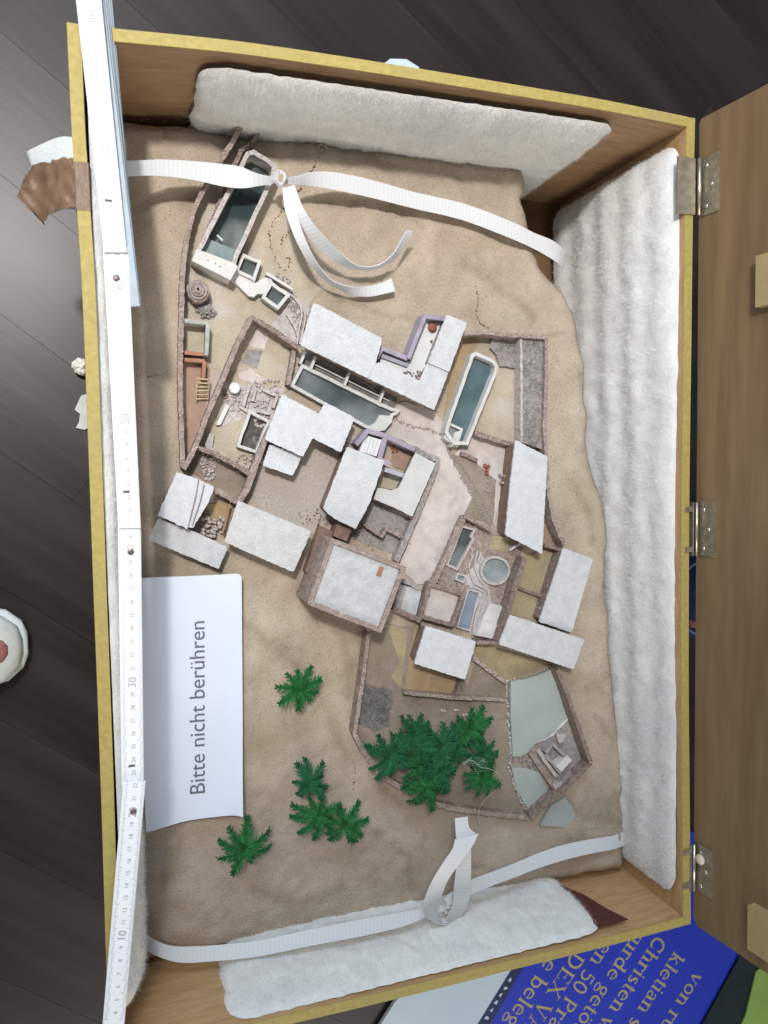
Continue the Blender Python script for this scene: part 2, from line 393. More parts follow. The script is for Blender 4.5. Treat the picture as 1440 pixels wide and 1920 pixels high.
# ------------------------------------------------------------------ terrain
right_px = [(978, 300), (986, 333), (984, 380), (988, 412), (1000, 450), (1012, 500), (1030, 527), (1050, 545), (1073, 582), (1088, 640), (1095, 680), (1098, 740), (1101, 800), (1107, 860), (1120, 910), (1131, 945), (1140, 980), (1144, 1020), (1139, 1060), (1137, 1100), (1143, 1180), (1147, 1260), (1155, 1330), (1165, 1380), (1175, 1440), (1183, 1500), (1187, 1545), (1180, 1580), (1175, 1615), (1163, 1640)]
R_ = [ag(*p)[:2] for p in right_px]
R_[0] = np.array([R_[0][0], 76.6])
R_ = [np.array([min(r[0], 53.1), max(1.6, r[1])]) for r in R_]
outline = [np.array([1.3, 1.6]), np.array([1.3, 76.6])] + R_
outline = [np.array([p[0], p[1], 0.]) for p in outline]
comp_px = [(470, 195), (500, 290), (560, 560), (590, 560), (720, 630), (800, 585), (880, 600), (1035, 620), (1040, 980), (1120, 1040), (1110, 1220), (1060, 1260), (1120, 1440), (1000, 1545), (800, 1520), (660, 1400), (690, 1190), (570, 1140), (560, 1080), (400, 1070), (275, 1015), (330, 880), (335, 520), (430, 260)]
comp = np.array([ag(*p)[:2] for p in comp_px])
def polydist(Q, P):
    """distance of points Q outside polygon P (0 inside)"""
    d = np.full(len(Q), 1e9); ins = np.zeros(len(Q), bool)
    for i in range(len(P)):
        a, b = P[i], P[(i + 1) % len(P)]; ab = b - a
        t = np.clip(((Q - a) @ ab) / (ab @ ab), 0, 1); d = np.minimum(d, np.hypot(*(Q - a - t[:, None] * ab).T))
        c = (a[1] > Q[:, 1]) != (b[1] > Q[:, 1]); xx = a[0] + (Q[:, 1] - a[1]) / (b[1] - a[1] + 1e-12) * ab[0]
        ins ^= c & (Q[:, 0] < xx)
    return np.where(ins, 0, d), d, ins
out_s = resample(outline, .5, True)
out_s = [p + np.array([noise.noise(Vector((p[0] * .4, p[1] * .4, 3))) * .35, noise.noise(Vector((p[0] * .4, p[1] * .4, 9))) * .3, 0]) for p in out_s]
OP = np.array(out_s)[:, :2]
gx, gy = np.meshgrid(np.arange(1.5, 53.5, .42), np.arange(1.7, 77, .42))
Q = np.stack([gx.ravel(), gy.ravel()], 1); Q += np.random.default_rng(3).uniform(-.12, .12, Q.shape)
_, dd, ins = polydist(Q, OP); Q = Q[ins & (dd > .2)]
V2 = [Vector(p) for p in OP] + [Vector(p) for p in Q]; nO = len(OP)
r = delaunay_2d_cdt(V2, [(i, (i + 1) % nO) for i in range(nO)], [], 1, 1e-6)
vv, ff = r[0], r[2]
A = np.array([(v[0], v[1]) for v in vv]); dc, _, _ = polydist(A, comp); _, de, _ = polydist(A, OP)
def relief(x, y):
    a = noise.noise(Vector((x * .11, y * .11, 1.7))) * .5 + noise.noise(Vector((x * .33, y * .33, 5.1))) * .17 + noise.noise(Vector((x * 1.1, y * 1.1, 2.2))) * .10
    r_ = abs(noise.noise(Vector((x * .16 + y * .05, y * .13, 8.3)))); a -= .30 * max(0, .16 - r_) / .16 * (.4 + .6 * smooth(20, 45, x + .4 * (y - 40)))
    return a
Z = []
for (x, y), d, e in zip(A, dc, de):
    k = smooth(.2, 4.5, d)
    z = G(x, y) + k * (relief(x, y) + .35) + noise.noise(Vector((x * 1.3, y * 1.3, 0))) * .10 * (.3 + k) + abs(noise.noise(Vector((x * 2.6, y * 2.6, 4)))) * .10 * k
    if x > 30 or y > 60: z -= .55 * (1 - smooth(0, 1.0, e)) ** 2
    Z.append(z)
mb = MB(); mb.v = [(float(x), float(y), float(z)) for (x, y), z in zip(A, Z)]; mb.f = [tuple(f) for f in ff]; mb.sm = True
# the mass drops to the bottom of the case along its outline
cnt = {}
for f in ff:
    for i in range(len(f)):
        e = (f[i], f[(i + 1) % len(f)]); cnt[e] = 1
edge = [e for e in cnt if (e[1], e[0]) not in cnt]
low = {}
for a, b in edge:
    for k in (a, b):
        if k not in low:
            low[k] = len(mb.v); x, y, z = mb.v[k]; mb.v.append((x + rnd(-.1, .1), y + rnd(-.1, .1), -21.6))
    mb.f.append((b, a, low[a], low[b]))
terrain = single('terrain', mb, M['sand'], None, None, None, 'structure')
STROKES = [([(455, 1165), (500, 1200), (540, 1230), (562, 1252)], .7), ([(640, 1185), (656, 1240), (650, 1300)], .8), ([(622, 1350), (645, 1400), (655, 1430)], .8),  # brush stains; the second stroke paints in the tower wall's shadow
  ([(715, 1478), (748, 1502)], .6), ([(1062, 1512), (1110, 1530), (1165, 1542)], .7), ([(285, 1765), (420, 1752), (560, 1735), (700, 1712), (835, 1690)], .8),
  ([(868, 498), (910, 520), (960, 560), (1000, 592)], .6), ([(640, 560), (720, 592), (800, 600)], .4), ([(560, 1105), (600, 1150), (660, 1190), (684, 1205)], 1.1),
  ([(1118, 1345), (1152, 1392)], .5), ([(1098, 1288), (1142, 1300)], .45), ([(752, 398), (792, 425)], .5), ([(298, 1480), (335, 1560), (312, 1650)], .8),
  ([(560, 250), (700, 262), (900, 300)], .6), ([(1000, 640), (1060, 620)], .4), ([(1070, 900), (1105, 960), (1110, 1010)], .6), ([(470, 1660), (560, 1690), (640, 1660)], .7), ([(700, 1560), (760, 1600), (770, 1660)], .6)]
me = terrain.data; st_ = me.attributes.new('stain_shade', 'FLOAT', 'POINT'); VV = np.array(mb.v)[:, :2]; acc = np.zeros(len(VV))
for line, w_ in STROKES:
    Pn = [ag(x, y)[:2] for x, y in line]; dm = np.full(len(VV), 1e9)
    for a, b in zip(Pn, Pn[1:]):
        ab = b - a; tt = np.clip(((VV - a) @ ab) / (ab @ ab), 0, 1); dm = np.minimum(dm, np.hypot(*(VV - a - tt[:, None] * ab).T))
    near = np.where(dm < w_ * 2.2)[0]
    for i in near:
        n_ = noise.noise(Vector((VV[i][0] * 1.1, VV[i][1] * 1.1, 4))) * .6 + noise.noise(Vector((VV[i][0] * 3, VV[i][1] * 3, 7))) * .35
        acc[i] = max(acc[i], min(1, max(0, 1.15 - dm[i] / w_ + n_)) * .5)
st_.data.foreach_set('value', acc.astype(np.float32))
nt = M['sand'].node_tree; at_ = nt.nodes.new('ShaderNodeAttribute'); at_.attribute_name = 'stain_shade'
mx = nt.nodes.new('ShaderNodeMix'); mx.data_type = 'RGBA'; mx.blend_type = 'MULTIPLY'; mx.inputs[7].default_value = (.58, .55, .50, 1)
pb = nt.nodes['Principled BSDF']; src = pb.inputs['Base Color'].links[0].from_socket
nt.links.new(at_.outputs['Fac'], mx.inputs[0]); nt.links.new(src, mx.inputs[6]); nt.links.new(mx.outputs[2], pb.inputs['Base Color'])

def gz(x, y):
    """actual terrain height at a point outside the compound"""
    d = polydist(np.array([[x, y]]), comp)[0][0]; k = smooth(.2, 4.5, d)
    return G(x, y) + k * (relief(x, y) + .35)
def atz(px, py, h=0.0):
    z = -10.5
    for _ in range(6):
        p = at(px, py, z + h); z = gz(p[0], p[1])
    return at(px, py, z + h)

# ------------------------------------------------------------------ the wooden case
case = thing('wooden_case', 'open wooden carrying case with yellow painted rim holding the ruins model', 'case', (W / 2, L / 2, FZ))
T = .9
BZ = -22.0
rimL = [(125, 42), (130, 145), (135, 250), (145, 400), (155, 560), (166, 840), (176, 1120), (183, 1300), (191, 1530), (198, 1760), (206, 2006)]
rimT = [(125, 42), (218, 54), (350, 67), (480, 82), (700, 115), (960, 158), (1130, 187), (1303, 222)]
rimR = [(1303, 222), (1299, 400), (1296, 640), (1292, 960), (1291, 1280), (1293, 1500), (1295, 1732)]
rimB = [(206, 2006), (400, 1957), (553, 1918), (700, 1883), (850, 1846), (960, 1818), (1130, 1776), (1295, 1732)]
def panel(pxs, inward, name, m_in, ztop=0.0):
    O = [at(x, y, 0) for x, y in pxs]
    if inward[1]:                           # near and far boards butt between the side boards
        for k, q in ((0, 1), (-1, -2)):
            d = (O[q] - O[k]) / np.linalg.norm(O[q] - O[k]); O[k] = O[k] + d * (T + .03)
    O = spline(O, 4)
    I = []
    for i, p in enumerate(O): I.append(p + np.array(inward) * T)
    b = MB(); n = len(O)
    # board below the painted edge
    b.add([(p[0], p[1], -.03) for p in O] + [(p[0], p[1], -.03) for p in I] + [(p[0], p[1], FZ + .02) for p in O] + [(p[0], p[1], FZ + .02) for p in I],
          [f for i in range(n - 1) for f in ((i, i + 1, n + i + 1, n + i), (i, 2 * n + i, 2 * n + i + 1, i + 1), (n + i, n + i + 1, 3 * n + i + 1, 3 * n + i))] + [(0, n, 3 * n, 2 * n), (n - 1, 3 * n - 1, 4 * n - 1, 2 * n - 1)])
    side = part('side_panel', b, m_in, case)
    e = MB()
    e.add([(p[0] - inward[0] * .02, p[1] - inward[1] * .02, -.05) for p in O] + [(p[0], p[1], .03) for p in O] + [(p[0], p[1], .03) for p in I] + [(p[0] + inward[0] * .02, p[1] + inward[1] * .02, -.05) for p in I],
          [(k * n + i, k * n + i + 1, (k + 1) * n + i + 1, (k + 1) * n + i) for k in range(3) for i in range(n - 1)])
    part('painted_edge', e, M['yellow'], side)
    return side
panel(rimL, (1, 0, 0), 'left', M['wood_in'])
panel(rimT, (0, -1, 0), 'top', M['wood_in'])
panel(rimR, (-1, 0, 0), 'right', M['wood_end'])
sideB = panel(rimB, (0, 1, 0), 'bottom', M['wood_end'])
mb = MB(); mb.box(.3, W - .3, .3, L - .3, BZ - .5, BZ); part('bottom_panel', mb, M['wood_out'], case)
mb = MB(); Pm = [(43.5, -9.5), (44.8, -8.8), (46.2, -6.2), (47.0, -3.2), (47.9, -.95), (44.5, -.95), (43.5, -5)]
mb.add([(x, .93 + .35, z) for x, z in Pm] + [(x, .93 + .42, z) for x, z in Pm], [tuple(range(7)), tuple(range(13, 6, -1))] + [(i, 7 + i, 7 + (i + 1) % 7, (i + 1) % 7) for i in range(7)])
part('maroon_patch', mb, M['maroon'], sideB)

def fleece(name, p0, p1, inward, z0, z1, thick, folds, seed, fold_amp, taper=0.0, nu=150, nv=46, tufts=9000, slant=0.0):
    """thick woolly pad along the inside of one side, from p0 to p1"""
    p0, p1, inward = np.array(p0, float), np.array(p1, float), np.array(inward, float)
    P = np.zeros((nu + 1, nv + 1, 3))
    for i in range(nu + 1):
        s = i / nu
        for j in range(nv + 1):
            t = j / nv
            es = min(s, 1 - s) * np.linalg.norm(p1 - p0)
            k = math.sqrt(max(0, 1 - (1 - min(1, es / 2.4)) ** 2))
            prof = math.sqrt(max(0., 1 - (1 - min(1, t * 3.4)) ** 2))
            n1 = noise.noise(Vector((s * 9, t * 3.2, seed))); n2 = noise.noise(Vector((s * 34, t * 11, seed + 4)))
            n3 = noise.noise(Vector((s * 90, t * 14, seed + 8)))
            d = .18 + (thick * (1 - taper * s) * (.62 + .38 * t) + .20 * n1 + .12 * n2 + .12 * n3 + fold_amp * math.sin(t * folds * 6.283 + 1.2 * noise.noise(Vector((s * 3, 0, seed))))) * prof * k
            z = z0 - (1 - k) * 1.7 * (1 - t) + (z1 - z0) * t + .18 * noise.noise(Vector((s * 40, seed, 2))) * (1 - t)
            q = p0 + (p1 - p0) * s + inward * max(.1, d)
            ext = .35 * noise.noise(Vector((t * 8, seed, s))) * (1 if s > .5 else -1) * (1 - min(1, es / 1.2))
            q = q + (p1 - p0) / np.linalg.norm(p1 - p0) * ext
            P[i, j] = (q[0], q[1], z)
    b = MB(); b.sm = True
    b.v = [tuple(map(float, P[i, j])) for i in range(nu + 1) for j in range(nv + 1)]
    w = nv + 1; b.f = [(i * w + j, (i + 1) * w + j, (i + 1) * w + j + 1, i * w + j + 1) for i in range(nu) for j in range(nv)]
    o = part('fleece_lining', b, M['fleece'], case)
    h = MB(); rg = random.Random(seed); V = []; F = []
    for _ in range(tufts):
        i, j = rg.randrange(nu), rg.randrange(nv)
        c = P[i, j] + (P[i + 1, j] - P[i, j]) * rg.random() + (P[i, j + 1] - P[i, j]) * rg.random()
        nn = np.cross(P[i + 1, j] - P[i, j], P[i, j + 1] - P[i, j]); nn = nn / (np.linalg.norm(nn) + 1e-9)
        if nn @ np.array([inward[0], inward[1], .3]) < 0: nn = -nn
        d = nn * .30 + np.array([rg.uniform(-1, 1), rg.uniform(-1, 1), rg.uniform(-1, .5)]) * .36
        sd = np.cross(d, [rg.uniform(-1, 1), rg.uniform(-1, 1), rg.uniform(-1, 1)]); sd = sd / (np.linalg.norm(sd) + 1e-9) * .009
        k = len(V); V += [c - sd, c + sd, c + d * rg.uniform(.55, 1.15) * .75]; F.append((k, k + 1, k + 2))
    h.add(V, F); part('wool_pile', h, M['fleece_wool'], o, 'stuff')
fleece('top', (9.2, L - T - .05), (46.9, L - T - .05), (0, -1), -1.0, -19, 1.05, 1.0, 11, .08, tufts=60000)
fleece('right', (W - T - .05, L - 1.9), (W - T - .05, 2.6), (-1, 0), -.7, -20, 2.1, 4.6, 23, .12, taper=.82, nu=220, tufts=110000)
fleece('bottom', (9.0, T + .0), (45.0, T + .0), (0, 1), -.5, -16, 1.15, 1.0, 37, .12, tufts=60000)
fleece('left', (T + .02, 76.0), (T + .02, 3.6), (1, 0), -.5, -14, 2.0, 1.0, 41, .08, nu=200, tufts=60000)

# lid standing open behind the hinges
HX = W + .85
def lidp(u, y, d=0.0):
    """u: distance up the lid from its hinge edge, d: proud of its inner face"""
    a = math.radians(7); return (HX + u * math.sin(a) - d * math.cos(a), y, -.4 + u * math.cos(a) + d * math.sin(a))
def lidbox(b, u0, u1, y0, y1, d0, d1):
    V = [lidp(u, y, d) for d in (d0, d1) for y in (y0, y1) for u in (u0, u1)]
    return b.add(V, [(0, 2, 3, 1), (4, 5, 7, 6), (0, 1, 5, 4), (2, 6, 7, 3), (0, 4, 6, 2), (1, 3, 7, 5)])
mb = MB(); LT, LB = L + .15, -.35
Pl = [(0, LB + .8), (.5, LB), (53, LB), (53, LT), (.25, LT), (0, LT - .35)]
V = [lidp(u, y, 0) for u, y in Pl] + [lidp(u, y, -.9) for u, y in Pl]
mb.add(V, [(0, 1, 2, 3, 4, 5), (11, 10, 9, 8, 7, 6)] + [(i, 6 + i, 6 + (i + 1) % 6, (i + 1) % 6) for i in range(6)])
lid = part('lid', mb, M['wood_lid'], case)
for (ya, yb) in ((59.6, 64.0), (1.4, 5.6)):
    b = MB(); lidbox(b, 7.0, 9.4, ya, yb, .002, .9); part('batten', b, M['batten'], lid)
mb = MB(); lidbox(mb, 24, 27, 3, L - 3, .002, .9); part('batten', mb, M['batten'], lid)

# hinges between rim and lid
def hinge(y0, y1, old):
    b = MB()
    zt = .06
    if old:                                 # worn leaf lying over rim and lining, bright pin, worn leaf on the lid
        b.box(W - 2.1, W - .05, y0, y1, zt, zt + .1)
    else:
        b.box(W - .85, W - .05, y0 + .4, y0 + .9, zt, zt + .08); b.box(W - .85, W - .05, y1 - .9, y1 - .4, zt, zt + .08)
        b.box(W - .05, W + .12, y0, y1, -.5, zt + .08)
    h = part('hinge', b, M['brass'], case)
    b = MB(); b.tube([(W + .42, y0, .12), (W + .42, y1, .12)], .2 if old else .16, 10); b.sm = True
    part('pin', b, M['brass_bright'], h)
    b = MB(); lidbox(b, .45, 2.35, y0 - .05, y1 + .1, .003, .1); part('leaf', b, M['brass'], h)
    for (u, f) in ((.95, .14), (1.55, .5), (.95, .86)):
        b = MB(); c = np.array(lidp(u, y0 + (y1 - y0) * f, .1)); n = np.array(lidp(u, 0, 1)) - np.array(lidp(u, 0, 0))
        b.tube([c, c + n * .05, c + n * .09], [.2, .19, .08], 10); b.sm = True; part('screw', b, M['screw'], h)
    return h
def yat(py): return float(at(1303, py, 0)[1])
hinge(yat(404), yat(298), True)
hinge(yat(1042), yat(942), False)
h3 = hinge(yat(1668), yat(1582), False)
mb = MB(); c = np.array(lidp(1.0, yat(1606), .1)); mb.lathe((0, 0), [(.01, 0), (.5, .02), (.52, .22), (.35, .42), (.08, .48)], 16)
a7 = math.radians(7)
mb.v = [(c[0] - z * math.cos(a7) + x * math.sin(a7), c[1] + y, c[2] + x * math.cos(a7) + z * math.sin(a7)) for x, y, z in mb.v]; mb.sm = True
part('glue_drop', mb, M['glue'], h3)

# carrying handle of webbing and packing tape on the left side
hy = float(at(140, 335, -1)[1])
hpts = lambda l: [at(x, y, z) for x, y, z in l]
wb = MB()
A_ = hpts([(137, 258, -2.2), (118, 257, -3.0), (92, 265, -4.2), (48, 286, -6.2)]); B_ = hpts([(140, 302, -2.2), (120, 303, -3.0), (96, 308, -4.2), (60, 318, -6.2)])
wb.band([np.array(x) for x in spline(A_, 4)], [np.array(x) for x in spline(B_, 4)], .16, 2)
handle = part('handle', wb, M['webbing'], case)
wb = MB(); A_ = hpts([(146, 383, -2.6), (120, 383, -3.2), (98, 391, -4.2), (80, 402, -5.6)]); B_ = hpts([(147, 393, -2.6), (122, 392, -3.2), (100, 400, -4.2), (82, 407, -5.6)])
wb.band([np.array(x) for x in spline(A_, 4)], [np.array(x) for x in spline(B_, 4)], .16, 2)
part('webbing_end', wb, M['webbing'], handle)
tb = MB(); tb.sm = True
A_ = spline(hpts([(141, 297, -2.0), (118, 298, -2.75), (96, 304, -3.7), (60, 314, -5.4), (45, 338, -6.1)]), 6); B_ = spline(hpts([(149, 392, -2.0), (122, 391, -2.75), (98, 399, -3.9), (80, 413, -5.4), (33, 370, -6.4)]), 6)
nb = 14
for i, (p, q) in enumerate(zip(A_, B_)):
    for j in range(nb + 1):
        v = p + (q - p) * j / nb; e_ = 1 if j in (0, nb) else 0
        n_ = noise.noise(Vector((i * .33, j * .30, 2))) * .42 + noise.noise(Vector((i * .8, j * .75, 6))) * .2
        tb.v.append((float(v[0]) + e_ * rnd(-.1, .1), float(v[1]) + e_ * rnd(-.12, .12), float(v[2]) + n_ + .15))
tb.f = [(i * (nb + 1) + j, (i + 1) * (nb + 1) + j, (i + 1) * (nb + 1) + j + 1, i * (nb + 1) + j + 1) for i in range(len(A_) - 1) for j in range(nb)]
part('tape_patch', tb, M['tape'], handle)
tb = MB(); A_ = hpts([(46, 345, -6.25), (62, 372, -6.0), (78, 410, -5.5)]); B_ = hpts([(32, 368, -6.9), (52, 388, -6.9), (84, 422, -6.9)])
tb.band(A_, B_, .05, 2); tb.uv = None; tb.sm = False; part('tape_tail', tb, M['tape'], handle)
y0_, y1_ = float(at(140, 303, 0)[1]), float(at(150, 394, 0)[1]); x_ = float(at(142, 350, 0)[0])
tb = MB()
prof = [(x_ - .06, -3.6), (x_ - .06, .0), (x_, .07), (x_ + T, .07), (x_ + T + .07, 0), (x_ + T + .07, -3.2)]
tb.add([(x + (.07 if y == y1_ else 0) * 0, y, z) for y in (y0_, y1_) for x, z in prof], [(i, i + 1, i + 7, i + 6) for i in range(5)])
part('tape_wrap', tb, M['tape'], handle)

# ------------------------------------------------------------------ ground surfaces inside the model
def patch(name, px, m, h, jit=.07):
    """thin ground surface following the modelled ground"""
    P = resample(pts(px, h), .5, True)
    if jit: P = [p + np.array([rnd(-jit, jit), rnd(-jit, jit), 0]) for p in P]
    OP_ = np.array(P)[:, :2]; lo, hi = OP_.min(0), OP_.max(0)
    gx, gy = np.meshgrid(np.arange(lo[0], hi[0], .7), np.arange(lo[1], hi[1], .7)); q = np.stack([gx.ravel(), gy.ravel()], 1)
    if len(q):
        _, d_, i_ = polydist(q, OP_); q = q[i_ & (d_ > .25)]
    n = len(OP_)
    r_ = delaunay_2d_cdt([Vector(p) for p in OP_] + [Vector(p) for p in q], [(i, (i + 1) % n) for i in range(n)], [], 1, 1e-6)
    b = MB(); b.v = [(v[0], v[1], G(v[0], v[1]) + h) for v in r_[0]]; b.f = [tuple(f) for f in r_[2]]; b.sm = True
    return ground_piece(name, b, m)

patch('yard_ground', [(440, 275), (520, 300), (560, 420), (600, 540), (580, 570), (545, 660), (475, 600), (430, 700), (365, 840), (340, 870), (345, 500), (362, 400)], M['court'], .05)
patch('yard_ground', [(432, 520), (520, 590), (555, 645), (475, 592), (430, 700), (396, 690), (392, 580)], M['court'], .08)
patch('yard_ground', [(345, 665), (392, 665), (392, 690), (430, 706), (366, 840), (348, 862)], M['redsand'], .08)
patch('yard_ground', [(394, 690), (430, 700), (402, 760), (386, 770)], M['pinkish'], .10)
patch('court_ground', [(473, 598), (560, 655), (548, 722), (530, 740), (496, 828), (464, 890), (368, 838), (420, 715)], M['court'], .06)
patch('court_ground', [(484, 604), (508, 620), (495, 655), (470, 650)], M['plaza'], .10)
patch('court_ground', [(466, 655), (492, 657), (482, 690), (452, 680)], M['gravel'], .12, .05)
patch('court_ground', [(446, 700), (470, 690), (500, 712), (494, 722), (450, 712)], M['plaza'], .09)
patch('court_ground', [(425, 716), (460, 722), (535, 728), (528, 745), (505, 800), (470, 780), (415, 800)], M['stone_pale'], .09)
patch('court_ground', [(366, 842), (464, 890), (440, 950), (405, 935), (400, 910), (345, 880)], M['dun'], .06)
patch('court_ground', [(380, 945), (440, 940), (425, 1005), (385, 990)], M['ochre'], .08)
patch('court_ground', [(498, 830), (590, 825), (642, 850), (605, 950), (620, 965), (600, 1010), (585, 1000), (450, 945)], M['court_gravel'], .06)
patch('garden_ground', [(866, 625), (1026, 630), (1022, 850), (960, 840), (890, 818), (845, 770), (842, 700)], M['court'], .05)
patch('garden_ground', [(868, 628), (900, 640), (885, 665), (850, 760), (832, 780), (845, 700)], M['ochre'], .08)
patch('garden_ground', [(925, 627), (972, 632), (974, 682), (966, 690), (938, 686), (932, 668), (918, 652)], M['gravel'], .45, .08)
patch('raised_bed', [(979, 632), (1026, 633), (1024, 845), (977, 830)], M['gravel'], 1.3, .05)
patch('garden_ground', [(885, 812), (960, 835), (925, 990), (872, 972), (880, 905), (848, 860)], M['plaza'], .07)
patch('plaza', [(722, 770), (760, 752), (816, 772), (838, 800), (842, 850), (862, 880), (884, 930), (868, 965), (838, 1040), (806, 1095), (780, 1095), (748, 1062), (780, 980), (824, 862), (780, 838), (722, 812), (690, 805)], M['plaza'], .08)
patch('plaza', [(842, 850), (885, 860), (930, 900), (925, 985), (870, 970), (886, 930)], M['dun'], .09)
patch('courtyard_ground', [(735, 838), (775, 850), (762, 884), (735, 872)], M['redsand'], .10)
patch('courtyard_ground', [(722, 895), (757, 905), (745, 920), (712, 912)], M['court'], .10)
patch('courtyard_ground', [(695, 940), (775, 970), (745, 1040), (660, 1010)], M['stone_grey'], .08)
patch('bath_ground', [(866, 972), (985, 1003), (975, 1060), (932, 1200), (790, 1160), (800, 1100), (835, 1040)], M['stone'], .07)
patch('bath_ground', [(880, 1070), (905, 1040), (915, 1100), (925, 1135), (895, 1190), (880, 1190), (898, 1112), (870, 1095)], M['pool_rim_rough'], .10)
patch('bath_ground', [(922, 1002), (970, 1010), (958, 1036), (918, 1030)], M['olive'], .12)
patch('yard_ground', [(975, 1045), (1055, 1020), (1015, 1165), (958, 1152)], M['olive'], .07)
patch('yard_ground', [(1020, 960), (1044, 1010), (1055, 1030), (1022, 1040)], M['redsand'], .09)
patch('garden_ground', [(694, 1185), (790, 1170), (776, 1245), (872, 1276), (880, 1300), (758, 1300), (684, 1298), (680, 1270)], M['dun'], .06)
patch('garden_ground', [(776, 1175), (790, 1175), (776, 1244), (860, 1272), (845, 1302), (758, 1298)], M['ochre'], .09)
patch('garden_ground', [(725, 1170), (765, 1180), (752, 1290), (735, 1270), (750, 1240)], M['olive'], .08)
patch('garden_ground', [(682, 1284), (736, 1294), (730, 1362), (700, 1372), (670, 1354)], M['gravel_dark'], .11, .12)
patch('garden_ground', [(683, 1290), (848, 1310), (949, 1312), (956, 1440), (985, 1530), (810, 1505), (712, 1448), (670, 1390)], M['dun'], .05)
patch('garden_ground', [(895, 1206), (1035, 1245), (952, 1280), (890, 1232)], M['olive'], .06)
patch('garden_ground', [(880, 1275), (892, 1240), (948, 1282), (948, 1308), (868, 1306)], M['dun'], .07)
patch('garden_ground', [(1068, 1345), (1100, 1428), (1060, 1470), (990, 1425), (1020, 1385)], M['stone_grey'], .10)

# ------------------------------------------------------------------ walls
def wall_mesh(P, w, ground_drop=.4, jit=.05):
    """P: centre line of the top (cm)"""
    Q_ = resample(P, .35); n = len(Q_); V = []; F = []
    for i, p in enumerate(Q_):
        d = (Q_[min(i + 1, n - 1)] - Q_[max(i - 1, 0)])[:2]; d = d / (np.hypot(*d) + 1e-9); nn = np.array([-d[1], d[0]])
        for k, (sx, zz) in enumerate(((-1, None), (-1, 0), (1, 0), (1, None))):
            off = nn * sx * (w / 2 + rnd(-jit, jit) * .8)
            z = p[2] + rnd(-jit, jit) if zz == 0 else G(p[0], p[1]) - ground_drop
            V.append((p[0] + off[0], p[1] + off[1], z))
    for i in range(n - 1):
        a, b = 4 * i, 4 * i + 4
        F += [(a, b, b + 1, a + 1), (a + 1, b + 1, b + 2, a + 2), (a + 2, b + 2, b + 3, a + 3)]
    F += [(0, 1, 2, 3), (4 * n - 1, 4 * n - 2, 4 * n - 3, 4 * n - 4)]
    return MB().add(V, F)

def coping(P, w, r=(.05, .105), step=.11):
    b = MB()
    for p in resample(P, step):
        b.lump((p[0] + rnd(-w, w) * .42, p[1] + rnd(-w, w) * .42, p[2] + rnd(-.03, .05)), rnd(*r))
    return b

def wall(label, px, h, w=.45, m='stone', cap='stone_cap', group=None, cat='stone wall'):
    P = [ag(x, y, h) for x, y in px]
    t = thing('stone_wall', label, cat, (P[0][0], P[0][1], G(P[0][0], P[0][1])), group)
    part('masonry', wall_mesh(P, w), M[m], t)
    if cap: part('coping_rubble', coping(P, w), M[cap], t, 'stuff')
    return t

wall('long pinkish outer wall between the folding ruler and the round stepped tower', [(470, 202), (440, 258), (412, 305), (378, 362), (361, 400), (350, 450), (343, 500), (341, 560), (339, 640), (338, 720), (340, 800), (343, 876)], 1.7, .42)
wall('thin inner wall running up to the fleece beside the long dark pool', [(489, 236), (478, 262), (452, 282), (420, 360), (395, 420), (370, 480)], 1.0, .35, 'stone_dark')
wall('wall closing the far side of the sunken court, below the two small basins', [(472, 594), (515, 620), (561, 653)], 1.7, .42, 'stone_dark')
wall('slanting pinkish wall between the ladder lane and the sunken court', [(472, 594), (445, 645), (418, 710), (392, 770), (367, 836), (345, 880)], 2.0, .42)
wall('rubble wall between the sunken court and the white rim of the middle pool', [(552, 654), (546, 690), (541, 722)], 1.0, .4)
wall('low dark wall on the near side of the sunken court above the cracked roof', [(368, 838), (400, 850), (440, 870), (468, 888)], 1.6, .42, 'stone_dark')
wall('stepped pink wall between the small sagging roof and the sunken pit', [(510, 800), (496, 828), (480, 870), (462, 920), (448, 942)], 1.6, .55)
wall('broken wall strip between the sagging small roof yard and the cracked roof', [(402, 918), (425, 930), (446, 942)], 1.5, .5)
wall('top wall of the walled garden above the teal pool', [(866, 626), (905, 622), (945, 627), (1024, 632)], 1.8, .42)
wall('right outer wall of the gravel bed curving down past the tall white roof', [(1025, 632), (1025, 700), (1022, 800), (1024, 850), (1028, 920), (1038, 975), (1060, 1025)], 1.8, .42)
wall('thin pale partition between the tan garden and the gravel bed', [(977, 634), (978, 720), (978, 830)], 1.45, .25, 'stone_pale', None)
wall('low wall across the tan garden below the teal pool', [(890, 812), (925, 823), (962, 834)], 1.0, .5, 'stone_dark')
wall('small low spur of wall below the teal pool', [(866, 850), (880, 856), (896, 864)], .6, .35, 'stone_dark', None)
wall('double wall along the pink plaza beside the smooth grey roof', [(779, 844), (822, 862), (806, 905), (782, 965), (762, 1010), (744, 1052)], 1.1, .55, 'stone_grey', 'stone_grey')
wall('broken wall across the dark rubble court below the smooth grey roof', [(724, 942), (750, 955), (776, 972)], 1.2, .35, 'stone_dark')
wall('crooked low wall in the rubble court above the tower roof', [(684, 984), (700, 996), (717, 1006), (721, 996)], 1.1, .3)
wall('short low wall beside the crooked one in the rubble court', [(722, 992), (738, 998), (752, 1006)], 1.0, .3)
wall('thick rough wall between the pink plaza and the bath pools', [(870, 970), (852, 1010), (832, 1055), (815, 1090), (802, 1100)], .8, .55)
wall('wall above the rectangular bath pool, below the stream garden', [(870, 968), (895, 981), (922, 995)], 1.0, .3, 'stone_dark')
wall('dark thick wall on the right of the round bath pool', [(985, 1046), (972, 1080), (958, 1130), (945, 1170), (934, 1202)], 1.6, .5, 'stone_dark', 'stone')
wall('low wall below the white bath room towards the pale roof', [(894, 1204), (915, 1206), (934, 1204)], 1.3, .35, 'stone_dark')
